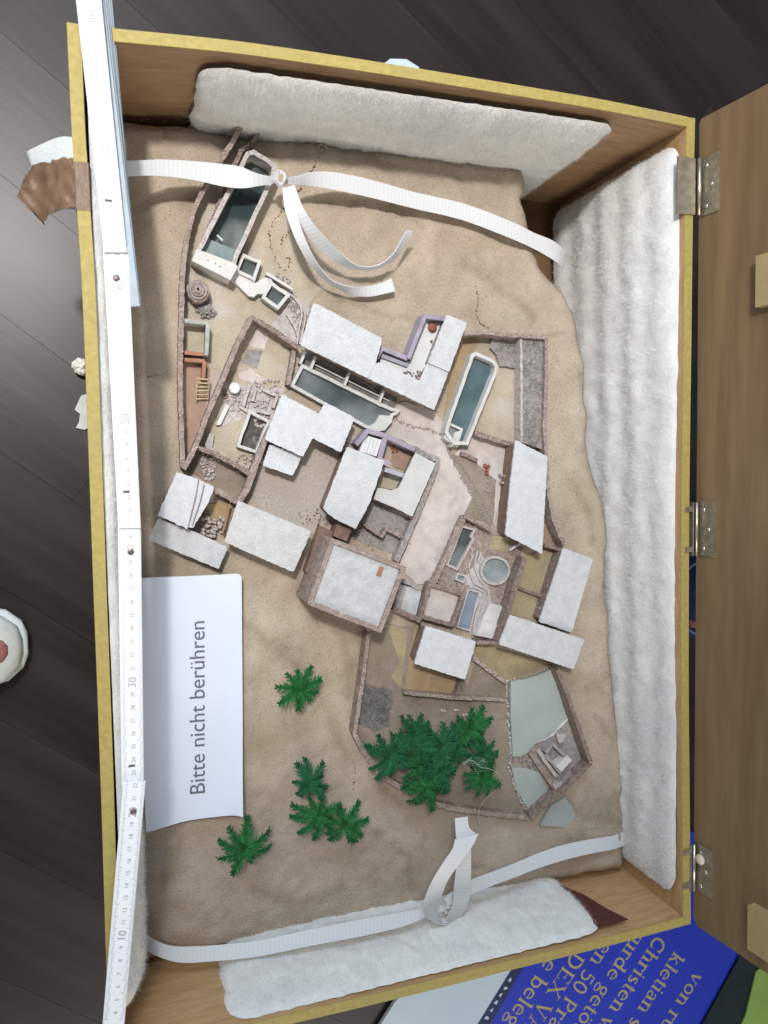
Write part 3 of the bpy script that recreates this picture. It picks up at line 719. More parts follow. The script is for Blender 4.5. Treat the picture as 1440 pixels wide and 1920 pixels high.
wall('wall stub beside the tower at the foot of the pink plaza', [(758, 1090), (772, 1096), (786, 1103)], .8, .4, 'stone_grey', None)
wall('wall joining the tower corner to the unroofed pink room', [(738, 1140), (762, 1152), (790, 1164)], 1.2, .5, 'stone_dark', 'stone')
wall('left garden wall running down from the tower to the palms', [(692, 1188), (686, 1230), (680, 1280), (672, 1330), (665, 1376), (676, 1400)], 1.5, .38)
wall('curved rubble wall below the clump of palms', [(676, 1400), (709, 1449), (740, 1470), (779, 1491), (807, 1506), (850, 1516), (883, 1521), (940, 1528), (992, 1534)], 1.0, .5)
wall('straight cross wall above the clump of palms', [(758, 1299), (800, 1303), (848, 1308), (900, 1310), (949, 1312)], .9, .38)
wall('short wall joining the cross wall to the square pale roof', [(866, 1276), (856, 1306)], .8, .35, 'stone_dark', None)
wall('slanting rubble wall from the square pale roof to the green pond', [(888, 1234), (910, 1250), (930, 1266), (950, 1280)], .8, .42, 'stone', 'pebble')
wall('right outer wall beside the green pond', [(1046, 1256), (1062, 1296), (1076, 1335), (1092, 1382), (1109, 1430)], 1.8, .42, 'stone_dark', 'stone')
wall('corner wall from the ruined turret down to the outer pond', [(1109, 1430), (1085, 1455), (1058, 1480), (1030, 1503), (996, 1534)], 1.4, .5, 'stone_dark', 'stone')
wall('wall behind the ochre yard joining the two long pale roofs', [(1022, 1022), (1040, 1027), (1056, 1032)], 1.2, .35, 'stone_dark', None)

# grey green and red brown partitions beside the ladder
def beams(label, segs, h, w, m, name='partition_frame', cat='partition'):
    P0 = ag(*segs[0][0], h); t = thing(name, label, cat, (P0[0], P0[1], G(P0[0], P0[1])))
    for s in segs:
        P = [ag(x, y, h) for x, y in s]; part('beam', wall_mesh(P, w, .2, .015), M[m], t)
    return t
beams('grey green partition frame below the round stepped tower', [[(346, 601), (390, 606)], [(390, 608), (387, 666)]], 1.5, .34, 'greenbeam')
beams('red brown partition frame above the little ladder', [[(346, 674), (384, 677)], [(383, 680), (381, 712)], [(346, 661), (382, 664)]], 1.1, .32, 'redbeam')
t = thing('model_ladder', 'little straw coloured ladder leaning in the reddish lane', 'ladder', ag(380, 728, .3))
b = MB(); b.tube([ag(369, 706, 1.2), ag(368, 752, .4)], .06, 6); part('rail', b, M['straw'], t)
b = MB(); b.tube([ag(392, 708, 1.2), ag(390, 750, .4)], .06, 6); part('rail', b, M['straw'], t)
for k in range(6):
    f = k / 5; b = MB(); a_, c_ = ag(369, 710 + 38 * f, 1.2 - .75 * f), ag(391, 712 + 35 * f, 1.2 - .75 * f)
    b.tube([a_, c_], .075, 6); part('rung', b, M['straw'], t)

# round stepped tower
c = ag(369, 552, 0)
t = thing('round_tower', 'round stepped tower of pinkish grey rings beside the outer wall', 'tower', c)
g0 = G(c[0], c[1])
for k, (r1, r0, z1) in enumerate(((.98, .78, 1.5), (.80, .56, 1.75), (.58, .34, 1.95), (.36, .13, 2.1))):
    b = MB(); cc = (c[0] - .02 * k, c[1] + .0 * k)
    b.lathe(cc, [(r1 * 1.04, g0 - .2), (r1, g0 + z1 - .1), (r1 - .05, g0 + z1), (r0, g0 + z1 - .02), (r0 - .02, g0 + z1 - .5)], 30)
    b.v = [(x + rnd(-.035, .035), y + rnd(-.035, .035), z_ + rnd(-.04, .04)) for x, y, z_ in b.v]
    part('ring_step', b, M['stone_grey'] if k % 2 else M['stone'], t)
c = ag(387, 583, 0); g0 = G(c[0], c[1])
b = MB()
for k in range(60):
    a = rnd(0, 6.28); rr = rnd(.1, .85); b.lump((c[0] + rr * math.cos(a), c[1] + rr * .8 * math.sin(a), g0 + (1 - rr) * .9), rnd(.12, .22))
single('rubble_mound', b, M['stone_grey'], 'heap of broken stones at the foot of the round stepped tower', 'rubble heap', None, 'stuff')

# ------------------------------------------------------------------ pools
def pool(label, px, rimw, h, wh, wm, rm='pool_rim', name='model_pool', rubble=False, cat='pool', bottom=None, jit=.03):
    P = level(resample(pts(px, h), .6, True)); P = [p + np.array([rnd(-jit, jit), rnd(-jit, jit), 0]) for p in P]
    I = offset(P, rimw); zc = P[0][2] - h
    t = thing(name, label, cat, (np.mean([p[0] for p in P]), np.mean([p[1] for p in P]), zc))
    b = MB(); b.ring(P, I, zc + h, zc - .4, zc + wh - .12); part('rim', b, M[rm], t)
    Wp = offset(P, rimw * .8); b = MB(); b.sheet([np.array([p[0], p[1], zc + wh]) for p in Wp]); part('water', b, M[wm], t)
    if rubble:
        mid = offset(P, rimw * .5); part('rim_rubble', coping(mid + mid[:1], rimw, (.04, .075), .16), M['stone_pale'], t, 'stuff')
    return t, P, zc
t, P, zc = pool('long narrow dark pool under the knotted ribbon, white steps at its near end',
     [(462, 285), (476, 280), (508, 300), (518, 312), (516, 330), (452, 470), (438, 504), (366, 478), (372, 462)], .38, 1.9, .2, 'water_dark', 'pool_rim_rough', rubble=True)
b = MB(); b.prism(level(pts([(368, 468), (384, 472), (440, 494), (446, 500), (432, 525), (360, 489)], 1.95)), None, zc - .3, .015); part('platform', b, M['plaster'], t)
b = MB(); b.prism(level(pts([(386, 446), (446, 470), (436, 500), (376, 474)], 1.0)), None, zc, .01); part('step', b, M['water_grey'], t)
for (x, y) in ((390, 488), (404, 494), (413, 500)):
    p = ag(x, y, 1.95); b = MB(); b.lump((p[0], p[1], p[2]), .09); part('peg', b, M['stone_grey'], t)
b = MB(); b.tube([ag(407, 441, 1.1), ag(418, 451, 1.1)], .09, 6); part('spout', b, M['white_paint'], t)
pool('small square basin at the corner of the long dark pool', [(455, 474), (490, 489), (478, 527), (440, 508)], .28, 1.1, .6, 'water_mid')
pool('smaller square basin below the first, beside the big white roof', [(507, 525), (544, 553), (522, 581), (490, 558)], .30, 1.1, .7, 'water_mid')
t = thing('basin_terrace', 'white plaster terrace between the two small basins', 'terrace', ag(460, 530, 0))
b = MB(); b.prism(level(pts([(432, 521), (442, 505), (480, 530), (496, 520), (512, 524), (494, 552), (484, 550), (476, 557), (466, 555)], .8)), None, ag(460, 530)[2] - .3, .01); part('slab', b, M['plaster'], t)
b = MB(); b.obox(ag(496, 518), ag(545, 548), .22, ag(500, 530)[2], ag(500, 530)[2] + 1.15); part('kerb', b, M['plaster'], t)
t, P, zc = pool('long grey pool in the middle, lying between two groups of white roofs', [(566, 682), (735, 765), (752, 768), (746, 776), (737, 780), (735, 792), (722, 806), (706, 810), (686, 803), (544, 724)], .30, .8, .35, 'water_mid')
b = MB(); b.prism(level(pts([(712, 778), (735, 780), (733, 790), (722, 804), (708, 807), (690, 800), (705, 792)], .8)), None, zc + .1, .01); part('curved_step', b, M['pool_rim'], t)
# colonnade strip between pool and roof
t = thing('colonnade', 'row of dark bays with white cross bars along the middle pool', 'colonnade', ag(650, 700, 0))
g0 = ag(650, 700)[2]
b = MB(); b.prism(level(pts([(566, 655), (745, 748), (738, 768), (560, 682)], .05)), g0 + .12, g0 - .2); part('bay_floor', b, M['gravel_dark'], t)
for (xa, ya, xb, yb) in ((592, 668, 583, 692), (655, 699, 646, 723), (720, 732, 711, 756), (573, 659, 563, 682)):
    b = MB(); b.obox(ag(xa, ya, .9), ag(xb, yb, .9), .24, g0 + .05, g0 + .92); part('cross_bar', b, M['pool_rim'], t)
b = MB(); b.obox(ag(590, 683, .4), ag(730, 752, .4), .10, g0 + .12, g0 + .4); part('inner_kerb', b, M['pool_rim'], t)
t, P, zc = pool('teal blue pool with a white rim inside the walled garden', [(884, 664), (893, 659), (928, 676), (934, 688), (930, 704), (878, 834), (850, 834), (834, 812), (836, 800)], .34, 1.3, .40, 'water_teal')
b = MB(); b.ring(level(pts([(842, 792), (868, 804), (858, 838), (832, 822)], 1.0)), offset(level(pts([(842, 792), (868, 804), (858, 838), (832, 822)], 1.0)), .22), zc + 1.05, zc, zc + .3); part('inner_basin', b, M['pool_rim'], t)
b = MB(); b.sheet(offset(level(pts([(842, 792), (868, 804), (858, 838), (832, 822)], .6)), .12)); part('inner_water', b, M['water_grey'], t)
b = MB(); b.prism(level(pts([(852, 812), (866, 806), (858, 830), (846, 838)], 1.1)), zc + 1.12, zc + .3, .02); part('step', b, M['pool_rim'], t)
pool('narrow rectangular bath pool beside the pink plaza', [(866, 984), (893, 992), (886, 1006), (890, 1012), (858, 1070), (836, 1060)], .22, .5, .15, 'water_mid', 'pool_rim_rough', rubble=True)
pool('tiny basin between the rectangular and the round bath pools', [(858, 1074), (876, 1079), (870, 1094), (853, 1087)], .16, .45, .2, 'water_grey', 'pool_rim_rough')
c = ag(929, 1070, .5); g0 = c[2] - .5
circ = [(929 + 28.5 * math.cos(k / 24 * 6.2832), 1070 + 27.5 * math.sin(k / 24 * 6.2832)) for k in range(24)]
pool('round bath pool with a pale rim', circ, .24, .5, .12, 'water_grey', 'pool_rim_rough', rubble=True, jit=.015)
pool('blue grey oblong pool beside the unroofed pink room', [(878, 1103), (900, 1110), (882, 1184), (856, 1177)], .14, .4, .15, 'water_blue', 'pool_rim_rough')
t = thing('hypocaust_channels', 'pale winding channel kerbs around the round bath pool', 'channel kerb', ag(905, 1080, 0))
for line in ([(888, 1040), (880, 1062), (884, 1080), (892, 1095), (912, 1105), (916, 1118), (905, 1140), (893, 1188)], [(896, 1034), (890, 1060), (898, 1084), (908, 1096)], [(902, 1036), (897, 1052)], [(880, 1026), (886, 1030), (884, 1044)], [(888, 1100), (904, 1108), (908, 1116), (896, 1142), (886, 1186)]):
    P = [ag(x, y, .35) for x, y in line]; part('kerb', wall_mesh(spline(P, 3), .13, .2, .03), M['pool_rim_rough'], t)
patch('yard_ground', [(520, 518), (548, 545), (580, 578), (564, 640), (545, 640), (505, 612), (528, 588), (548, 560)], M['stone_pale'], .10)
b = MB(); rr = random.Random(8)
for k in range(150):
    f = rr.random(); x, y = (525 + 45 * f + rr.uniform(-10, 10), 520 + 95 * f + rr.uniform(-18, 18)); p = ag(x, y, .12); b.lump((p[0], p[1], p[2]), rr.uniform(.05, .13))
single('yard_rubble', b, M['stone_grey'], 'rubble strewn between the small basins and the biggest white roof', 'rubble', None, 'stuff')
t = thing('water_pipes', 'thin pale pipe kerbs bending round the rubble above the sunken court', 'pipe', ag(555, 570, 0))
for line in ([(530, 540), (556, 562), (566, 585), (562, 610), (556, 648)], [(538, 590), (552, 612), (558, 630)], [(548, 552), (562, 572), (572, 590), (568, 620), (562, 645)]):
    part('pipe', wall_mesh(spline([ag(x, y, .45) for x, y in line], 4), .16, .2, .02), M['stone_pale'], t)
b = MB(); rr = random.Random(12)
for k in range(420):
    x, y = rr.choice([(rr.uniform(880, 990), rr.uniform(985, 1050)), (rr.uniform(838, 870), rr.uniform(1060, 1105)), (rr.uniform(872, 915), rr.uniform(1020, 1110)), (rr.uniform(905, 965), rr.uniform(1098, 1140)), (rr.uniform(815, 850), rr.uniform(1040, 1095))])
    if (x - 929) ** 2 + (y - 1070) ** 2 < 30 ** 2: continue
    p = ag(x, y, .1); b.lump((p[0], p[1], p[2]), rr.uniform(.04, .10))
single('bath_rubble', b, M['stone_pale'], 'small pale rubble strewn between the bath pools', 'rubble', None, 'stuff')
b = MB()
for k in range(120):
    x, y = rr.choice([(rr.uniform(690, 770), rr.uniform(945, 1040)), (rr.uniform(655, 690), rr.uniform(990, 1010)), (rr.uniform(560, 620), rr.uniform(955, 985))]); p = ag(x, y, .1); b.lump((p[0], p[1], p[2]), rr.uniform(.05, .14))
single('court_stones', b, M['stone'], 'loose stones in the dark court between the tower and the smooth grey roof', 'rubble', None, 'stuff')
t = thing('timber_pole', 'thin orange brown pole across the ochre yard beside the cracked roof', 'pole', ag(427, 970, 0))
part('beam', wall_mesh([ag(430, 945, 1.3), ag(417, 1000, 1.3)], .14, -1.1, .01), M['redbeam'], t)
b = MB()
for k in range(50):
    p = ag(rr.uniform(378, 420), rr.uniform(968, 1008), .3); b.lump((p[0], p[1], p[2] + .2), rr.uniform(.1, .22))
single('yard_stones', b, M['stone_pale'], 'stones piled below the ochre yard beside the lowest grey roof', 'rubble', None, 'stuff')
rr = random.Random(21)
for lab, m_, (x0, x1, y0, y1), h_, n_ in (('grey stones covering the raised bed along the right garden wall', 'gravel', (981, 1022, 636, 832), 1.3, 420), ('grey stones heaped in the top corner of the tan garden', 'gravel', (930, 970, 632, 684), .45, 130), ('dark stones in the left corner of the palm garden', 'gravel_dark', (682, 726, 1292, 1356), .12, 190)):
    b = MB()
    for k in range(n_):
        p = ag(rr.uniform(x0, x1), rr.uniform(y0, y1), h_); b.lump((p[0], p[1], p[2] + .01), rr.uniform(.06, .19), rr.uniform(.05, .11))
    single('bed_stones', b, M[m_], lab, 'stones', None, 'stuff')
# sunken pit
t, P, zc = pool('sunken dark pit with a thick white rim in the far left court', [(467, 767), (507, 790), (483, 851), (443, 838)], .27, .8, .12, 'pit', 'pool_rim', 'sunken_pit', cat='pit', jit=.05)
t = thing('wall_ledge', 'pale bench ledge along the slanting wall of the sunken court', 'ledge', ag(420, 770, 0))
b = MB(); b.prism(level(pts([(424, 756), (430, 762), (414, 796), (405, 797)], .5)), None, ag(420, 770)[2] - .2, .02); part('bench', b, M['white_paint'], t)
b = MB(); b.prism(level(pts([(393, 812), (402, 816), (398, 838), (406, 846), (388, 846), (384, 832)], .35)), None, ag(395, 830)[2] - .2, .05); part('step', b, M['stone_pale'], t)
c = ag(438, 729, 0); g0 = c[2]; b = MB(); b.lathe(c, [(.5, g0 - .1), (.5, g0 + .75), (.44, g0 + .82), (.02, g0 + .84)], 20); b.sm = False
single('round_cistern', b, M['white_paint'], 'short white round drum in the far left court', 'drum')
c = ag(422, 742, 0); b = MB(); b.lathe(c, [(.24, c[2]), (.26, c[2] + .3), (.16, c[2] + .32), (.14, c[2] + .12)], 14)
single('well_head', b, M['stone_dark'], 'small dark well opening beside the white drum', 'well')
b = MB(); rr = random.Random(5)
for k in range(260):
    x, y = rr.choice([(rr.uniform(462, 530), rr.uniform(712, 762)), (rr.uniform(440, 500), rr.uniform(850, 885)), (rr.uniform(425, 470), rr.uniform(728, 770)), (rr.uniform(478, 502), rr.uniform(752, 800)), (rr.uniform(378, 410), rr.uniform(845, 900))]); p = ag(x, y, .1); b.lump((p[0], p[1], p[2] + .06), rr.uniform(.08, .2))
single('court_rubble', b, M['stone_pale'], 'scattered stones and low remains in the sunken far left court', 'rubble', None, 'stuff')
t = thing('low_ruin_wall', 'low ruined room walls beside the sunken pit', 'ruin', ag(490, 740, 0))
for line in ([(468, 722), (460, 745), (456, 762)], [(480, 728), (474, 752)], [(492, 730), (520, 742), (512, 765)], [(482, 770), (506, 776)], [(448, 762), (468, 772)]):
    part('low_wall', wall_mesh([ag(x, y, .5) for x, y in line], .28, .2, .05), M['stone_pale'], t)

# stream of grey stones through the plaza
b = MB()
for line in ([(716, 780), (745, 789), (775, 800), (805, 806), (834, 818), (842, 850), (862, 890), (884, 928), (902, 958), (918, 985)], [(838, 842), (872, 885), (898, 925), (922, 975)], [(720, 772), (740, 780)]):
    for p in resample([ag(x, y, .12) for x, y in line], .16): b.lump((p[0] + rnd(-.12, .12), p[1] + rnd(-.12, .12), p[2] + .02), rnd(.06, .13))
single('stream_stones', b, M['stone_grey'], 'line of small grey stones marking a water channel through the plaza', 'channel', None, 'stuff')

# ------------------------------------------------------------------ houses with flat roofs
def rough_outline(P, step=.22, j=.045):
    Q_ = []; n = len(P)
    for i in range(n):
        a, b, c = P[i - 1], P[i], P[(i + 1) % n]; u, v = a - b, c - b; lu, lv = np.linalg.norm(u), np.linalg.norm(v)
        r_ = min(.13, lu * .3, lv * .3); Q_ += [b + u / lu * r_, b + (u / lu + v / lv) * r_ * .3, b + v / lv * r_]
    return [p + np.array([rnd(-j, j), rnd(-j, j), 0]) for p in resample(Q_, step, True)]
def slab(px, h, th, m, parent, name='roof', j=.035):
    P = level(pts(px, h)); b = MB(); b.prism(rough_outline(P, j=j), P[0][2], P[0][2] - th); return part(name, b, M[m], parent), P
def house(label, roofs, body='stone', th=.22, inset=.32, m='roof', name='model_house', cat='model house', j=.035):
    """roofs: list of (pixels, height)"""
    c = ag(*np.mean([p for px, *_r in roofs for p in px], axis=0), 0)
    t = thing(name, label, cat, c)
    if m == 'roof': m = ('roof', 'roof_b', 'roof_c')[len(label) % 3]
    for px, h, *ins_ in roofs:
        _, P = slab(px, h, th, m, t, j=j)
        b = MB(); b.prism(offset(P, ins_[0] if ins_ else inset), P[0][2] - th, lambda p: G(p[0], p[1]) - .3); part('walls', b, M[body], t)
    return t

h1 = house('biggest white flat roofed house, joined to an L shaped wing with lilac balcony',
      [([(587, 569), (597, 571), (716, 634), (711, 658), (703, 684), (690, 709), (563, 647)], 2.6, 1.25),
       ([(712, 680), (787, 714), (801, 680), (842, 696), (814, 769), (686, 707), (700, 682)], 2.52),
       ([(838, 590), (876, 605), (842, 697), (802, 680)], 2.75)], 'stone')
g0 = ag(760, 660)[2]
def strip(line, h, w, m, parent, name='balcony_wall', drop=.3):
    return part(name, wall_mesh([ag(x, y, h) for x, y in line], w, drop, .012), M[m], parent)
strip([(706, 672), (716, 653)], 1.7, .42, 'lilac', h1); strip([(714, 652), (764, 672)], 1.7, .42, 'lilac', h1); strip([(766, 672), (797, 593), (834, 598)], 1.9, .40, 'lilac', h1)
b = MB(); b.prism(level(pts([(716, 658), (768, 678), (800, 598), (834, 600), (802, 684), (788, 716), (712, 684)], .9)), None, g0 - .2); part('terrace_floor', b, M['white_paint'], h1)
b = MB(); b.prism(level(pts([(712, 661), (766, 682), (763, 688), (709, 668)], 1.2)), None, g0); part('terrace_step', b, M['lilac_blue'], h1)
b = MB()
for k in range(22):
    p = ag(rnd(757, 790), rnd(696, 712), 1.0); b.lump(p, rnd(.08, .16))
part('terrace_rubble', b, M['stone'], h1, 'stuff')
c = ag(810, 614, 1.0); b = MB(); b.lathe(c, [(.44, c[2]), (.47, c[2] + .15), (.3, c[2] + .3), (.05, c[2] + .34)], 16); b.sm = True
single('red_disc', b, M['red'], 'small red round disc on the white terrace', 'disc')
for k, (x, y, w_) in enumerate(((808, 640, 'uppermost'), (813, 648, 'middle'), (808, 656, 'lowest'))):
    c = ag(x, y, .95); b = MB(); b.lathe(c, [(.09, c[2]), (.07, c[2] + .22), (.1, c[2] + .3), (.02, c[2] + .42)], 8)
    single('terrace_peg', b, M['moss'], 'tiny dark peg on the white terrace, %s of three below the red disc' % w_, 'peg', 'pegs on the white terrace')

h2 = house('wide white roofed house left of the centre with a notched front edge',
      [([(529, 738), (540, 745), (597, 776), (610, 754), (665, 783), (639, 848), (586, 821), (568, 856), (496, 824)], 2.4)], 'stone_dark')
house('low lean-to with a mottled square roof tucked under the wide white roof', [([(506, 832), (566, 856), (549, 892), (492, 873)], 1.7)], 'stone_dark', name='model_shed', cat='lean-to')
h3_ = house('tall narrow white roofed house in the centre with a lilac stair court',
      [([(651, 838), (721, 864), (693, 944), (667, 992), (626, 972), (605, 954)], 3.0)], 'brownwall')
strip([(668, 834), (690, 808), (720, 816), (778, 843)], 1.6, .45, 'lilac', h3_); strip([(722, 822), (712, 860), (730, 872)], 1.6, .5, 'lilac', h3_)
strip([(722, 880), (758, 892)], 1.5, .42, 'lilac_blue', h3_, 'beam', -.9)
for k in range(5):
    b = MB(); f = k / 5
    q = [(684 + 32 * f, 815 + 10 * f), (690 + 32 * f, 817 + 10 * f), (680 + 32 * f, 848 + 10 * f), (674 + 32 * f, 846 + 10 * f)]
    b.prism(level(pts(q, 1.3 + .12 * (k % 2) + .05 * k)), None, ag(700, 830)[2]); part('stair', b, M['white_paint'], h3_)
b = MB()
for k in range(14):
    p = ag(rnd(734, 746), rnd(836, 848), .2); b.lump(p, rnd(.08, .15))
single('red_rubble', b, M['red'], 'few reddish lumps in the corner of the lilac walled court', 'rubble', None, 'stuff')
h4 = house('smooth grey L shaped roof beside the pink plaza', [([(779, 849), (816, 868), (812, 880), (773, 969), (740, 952), (701, 936), (708, 914), (733, 920), (748, 914), (755, 900)], 1.9)], 'stone_dark', m='roof_grey', j=.02)
# tower with parapet
outer = level(pts([(621, 1008), (762, 1063), (715, 1187), (576, 1133)], 5.0)); inn = level(pts([(634, 1022), (750, 1069), (710, 1172), (590, 1122)], 4.7))
t = thing('model_tower', 'big square tower house with a stone parapet around its mottled roof', 'tower house', (np.mean([p[0] for p in outer]), np.mean([p[1] for p in outer]), ag(665, 1100)[2]))
O_ = rough_outline(outer, .35, .03); I_ = resample(offset(outer, .42), .35, True); I_ = [min(offset(outer, .42) and I_, key=lambda q: np.hypot(*(q - p)[:2])) for p in O_]; zt = outer[0][2]
b = MB(); b.ring(O_, I_, zt, ag(665, 1100)[2] - .5, zt - .7); part('walls', b, M['stone'], t)
b = MB(); b.prism(offset(outer, .3), zt - .32, zt - .6); roof_t = part('roof', b, M['roof_low'], t)
mid = offset(outer, .2); part('parapet_rubble', coping(mid + mid[:1], .42, (.05, .10), .10), M['stone_cap'], t, 'stuff')
b = MB(); b.prism(level(pts([(712, 1062), (720, 1064), (714, 1082), (705, 1079)], 4.7)), zt - .26, zt - .5); part('hatch', b, M['redbeam'], roof_t)
b = MB(); b.prism(level(pts([(600, 985), (630, 1000), (600, 1080), (572, 1072)], 1.2)), None, ag(600, 1030)[2] - .3, .05); part('annex_walls', b, M['brownwall'], t)
b = MB(); b.prism(level(pts([(634, 978), (660, 990), (650, 1015), (625, 1005)], 1.9)), None, ag(640, 995)[2] - .3, .05); part('annex_walls', b, M['brownwall'], t)

house('white roofed house at the foot of the gravel courtyard, left of the tower', [([(446, 938), (584, 996), (550, 1073), (421, 1016)], 2.5)], 'stone_dark')
t = house('cracked white roof with a torn second sheet, at the far left corner of the ruins', [([(332, 885), (374, 900), (352, 992), (295, 966)], 2.6), ([(370, 899), (402, 913), (392, 940), (362, 990), (349, 989)], 2.5)], 'stone_dark', j=.045)
b = MB()
for line in ([(372, 900), (366, 935), (352, 990)], [(383, 908), (374, 945), (360, 985)]):
    P = [ag(x, y, 2.64) for x, y in line]; b.tube(spline(P, 4), .045, 5)
part('crack_line', b, M['stone'], t)
house('lowest grey roof below the cracked white one, half in the ruler shadow', [([(297, 972), (372, 1000), (427, 1026), (410, 1067), (278, 1012)], 1.6)], 'stone_dark', m='roof_low', name='model_shed', cat='lean-to')
house('tall slanted white roof on the right beside the garden wall', [([(966, 825), (1026, 856), (1022, 940), (1018, 1039), (948, 1003), (956, 910)], 2.5)], 'brownwall', inset=.25)
house('upright long white roof on the right of the ochre yard', [([(1055, 1027), (1111, 1048), (1075, 1187), (1011, 1166)], 2.2)], 'stone_dark')
house('long slanting white roof closing the near end of the ochre yard', [([(954, 1152), (1098, 1200), (1079, 1257), (933, 1207)], 2.5)], 'stone_dark')
house('square bluish white roof below the unroofed pink room', [([(798, 1173), (894, 1203), (873, 1275), (776, 1244)], 2.4)], 'brownwall')
# posts in front of the ochre yard
for k, (x, y, lab) in enumerate(((1033, 1058, 'uppermost'), (1020, 1098, 'middle'), (1006, 1140, 'lowest'))):
    p = ag(x, y, 0); b = MB(); b.box(p[0] - .2, p[0] + .2, p[1] - .22, p[1] + .22, p[2], p[2] + 1.0); b.box(p[0] - .26, p[0] + .26, p[1] - .28, p[1] + .28, p[2] + 1.0, p[2] + 1.15)
    single('porch_post', b, M['stone_pale'], 'pale porch post along the upright long roof, %s of three' % lab, 'post', 'posts beside the ochre yard')
t = thing('yard_partition', 'dark cross wall dividing the ochre yard in two', 'partition', ag(990, 1108, 0))
part('beam', wall_mesh([ag(966, 1100, .5), ag(1016, 1118, .5)], .3), M['stone_dark'], t)
# unroofed room
O_ = level(pts([(804, 1092), (830, 1098), (873, 1114), (851, 1177), (786, 1158), (795, 1122)], 1.2)); O_ = rough_outline(O_, .4, .04); I_ = offset(O_, .36)
t = thing('unroofed_room', 'square unroofed room with thick dark walls and a pink floor', 'room', ag(830, 1130, 0)); g0 = ag(830, 1130)[2]
b = MB(); b.ring(O_, I_, g0 + 1.2, g0 - .3, g0 + .1); part('walls', b, M['stone_dark'], t)
b = MB(); b.sheet([np.array([p[0], p[1], g0 + .62]) for p in offset(level(pts([(804, 1092), (830, 1098), (873, 1114), (851, 1177), (786, 1158), (795, 1122)], 1.2)), .28)]); part('floor', b, M['plaza'], t)
mid = offset(O_, .18); part('wall_rubble', coping(mid, .36, (.06, .11), .2), M['stone'], t, 'stuff')
b = MB(); p = ag(800, 1112, .8); b.box(p[0] - .3, p[0] + .25, p[1] - .25, p[1] + .25, g0 + .62, g0 + 1.1); part('block', b, M['stone_dark'], t)
t = thing('grey_yard', 'small grey walled yard between the tower and the pink room', 'yard', ag(770, 1120, 0)); g0 = ag(770, 1120)[2]
b = MB(); b.prism(level(pts([(758, 1098), (784, 1104), (790, 1112), (780, 1155), (745, 1140)], .5)), None, g0 - .2); part('floor', b, M['roof_low'], t)
b = MB(); b.prism(level(pts([(750, 1098), (762, 1098), (750, 1142), (738, 1138)], .9)), None, g0 - .2, .03); part('ledge', b, M['stone_grey'], t)
t = thing('bath_room', 'white plaster room floor right of the blue grey pool', 'room floor', ag(920, 1160, 0)); g0 = ag(920, 1160)[2]
b = MB(); b.prism(level(pts([(918, 1131), (944, 1137), (923, 1198), (890, 1192)], .6)), None, g0 - .2, .02); part('floor', b, M['plaster'], t)
b = MB(); b.prism(level(pts([(906, 1166), (934, 1172), (923, 1198), (892, 1191)], .8)), None, g0 - .2, .02); part('step', b, M['plaster'], t)
# things in the stream garden
c = ag(911, 875, .1); b = MB()
for dx, dy in ((0, 0), (.25, .05), (-.2, .1), (.05, -.4), (.0, -.7)): b.lump((c[0] + dx, c[1] + dy, c[2] + .2), rnd(.16, .26), .25)
single('red_figure', b, M['red'], 'small reddish lump of a figure in the garden left of the slanted roof', 'figurine')
for k, (x, y, lab) in enumerate(((915, 905, 'upper'), (914, 918, 'lower'))):
    c = ag(x, y, .05); b = MB()
    for _ in range(6): b.lump((c[0] + rnd(-.2, .2), c[1] + rnd(-.2, .2), c[2] + .1), rnd(.1, .17))
    single('garden_stone', b, M['stone_grey'], '%s little heap of grey stones below the reddish figure' % lab, 'stone heap', 'stone heaps below the reddish figure')
t = thing('garden_post_frame', 'small pale frame against the wall of the slanted roof', 'frame', ag(937, 898, 0))
for x, y in ((934, 890), (942, 892), (936, 905)):
    p = ag(x, y); b = MB(); b.box(p[0] - .1, p[0] + .1, p[1] - .1, p[1] + .1, p[2], p[2] + .9); part('post', b, M['stone_pale'], t)
c = ag(975, 1020, 0); b = MB(); b.tube([ag(955, 1032, .5), ag(984, 1012, .9)], .16, 8)
single('pale_pipe', b, M['roof_low'], 'pale rod lying under the lower end of the slanted roof', 'rod')

# ------------------------------------------------------------------ pale green ponds and the ruined turret
def pond(name_label, px, h=.14):
    P = level(resample(pts(px, h), .5, True)); P = [p + np.array([rnd(-.03, .03), rnd(-.03, .03), 0]) for p in P]
    zmax = max(G(p[0], p[1]) for p in P) + h
    b = MB(); b.prism(P, zmax, zmax - .5)
    return single('pond', b, M['water_green'], name_label, 'pond', None, None)
pond('large pale green pond on the right, bordered by white stones', [(952, 1275), (985, 1270), (1036, 1252), (1069, 1345), (1052, 1362), (1025, 1382), (1000, 1395), (990, 1408), (975, 1416), (958, 1416), (953, 1340)])
pond('small pale green pond between the ruined turret and the palms', [(956, 1436), (985, 1438), (1008, 1446), (1027, 1480), (1018, 1500), (990, 1518), (966, 1480)])
pond('triangular pale green water outside the corner wall', [(1030, 1508), (1057, 1494), (1072, 1512), (1086, 1545), (1060, 1550), (1010, 1545)])
def stones(label, line, r=(.06, .14), step=.3, m='pebble', j=.08):
    b = MB()
    for p in resample([ag(x, y, .22) for x, y in line], step):
        if rnd(0, 1) < .85: b.lump((p[0] + rnd(-j, j), p[1] + rnd(-j, j), p[2]), rnd(*r))
    return single('border_stones', b, M[m], label, 'stone border', None, 'stuff')
stones('white stones along the left bank of both green ponds', [(950, 1282), (952, 1330), (955, 1380), (958, 1420), (955, 1440), (964, 1470), (975, 1500), (988, 1516)], (.08, .17), .26)
stones('rubble along the upper bank of the large green pond', [(905, 1248), (930, 1266), (948, 1276), (975, 1272), (1005, 1262), (1035, 1250)])
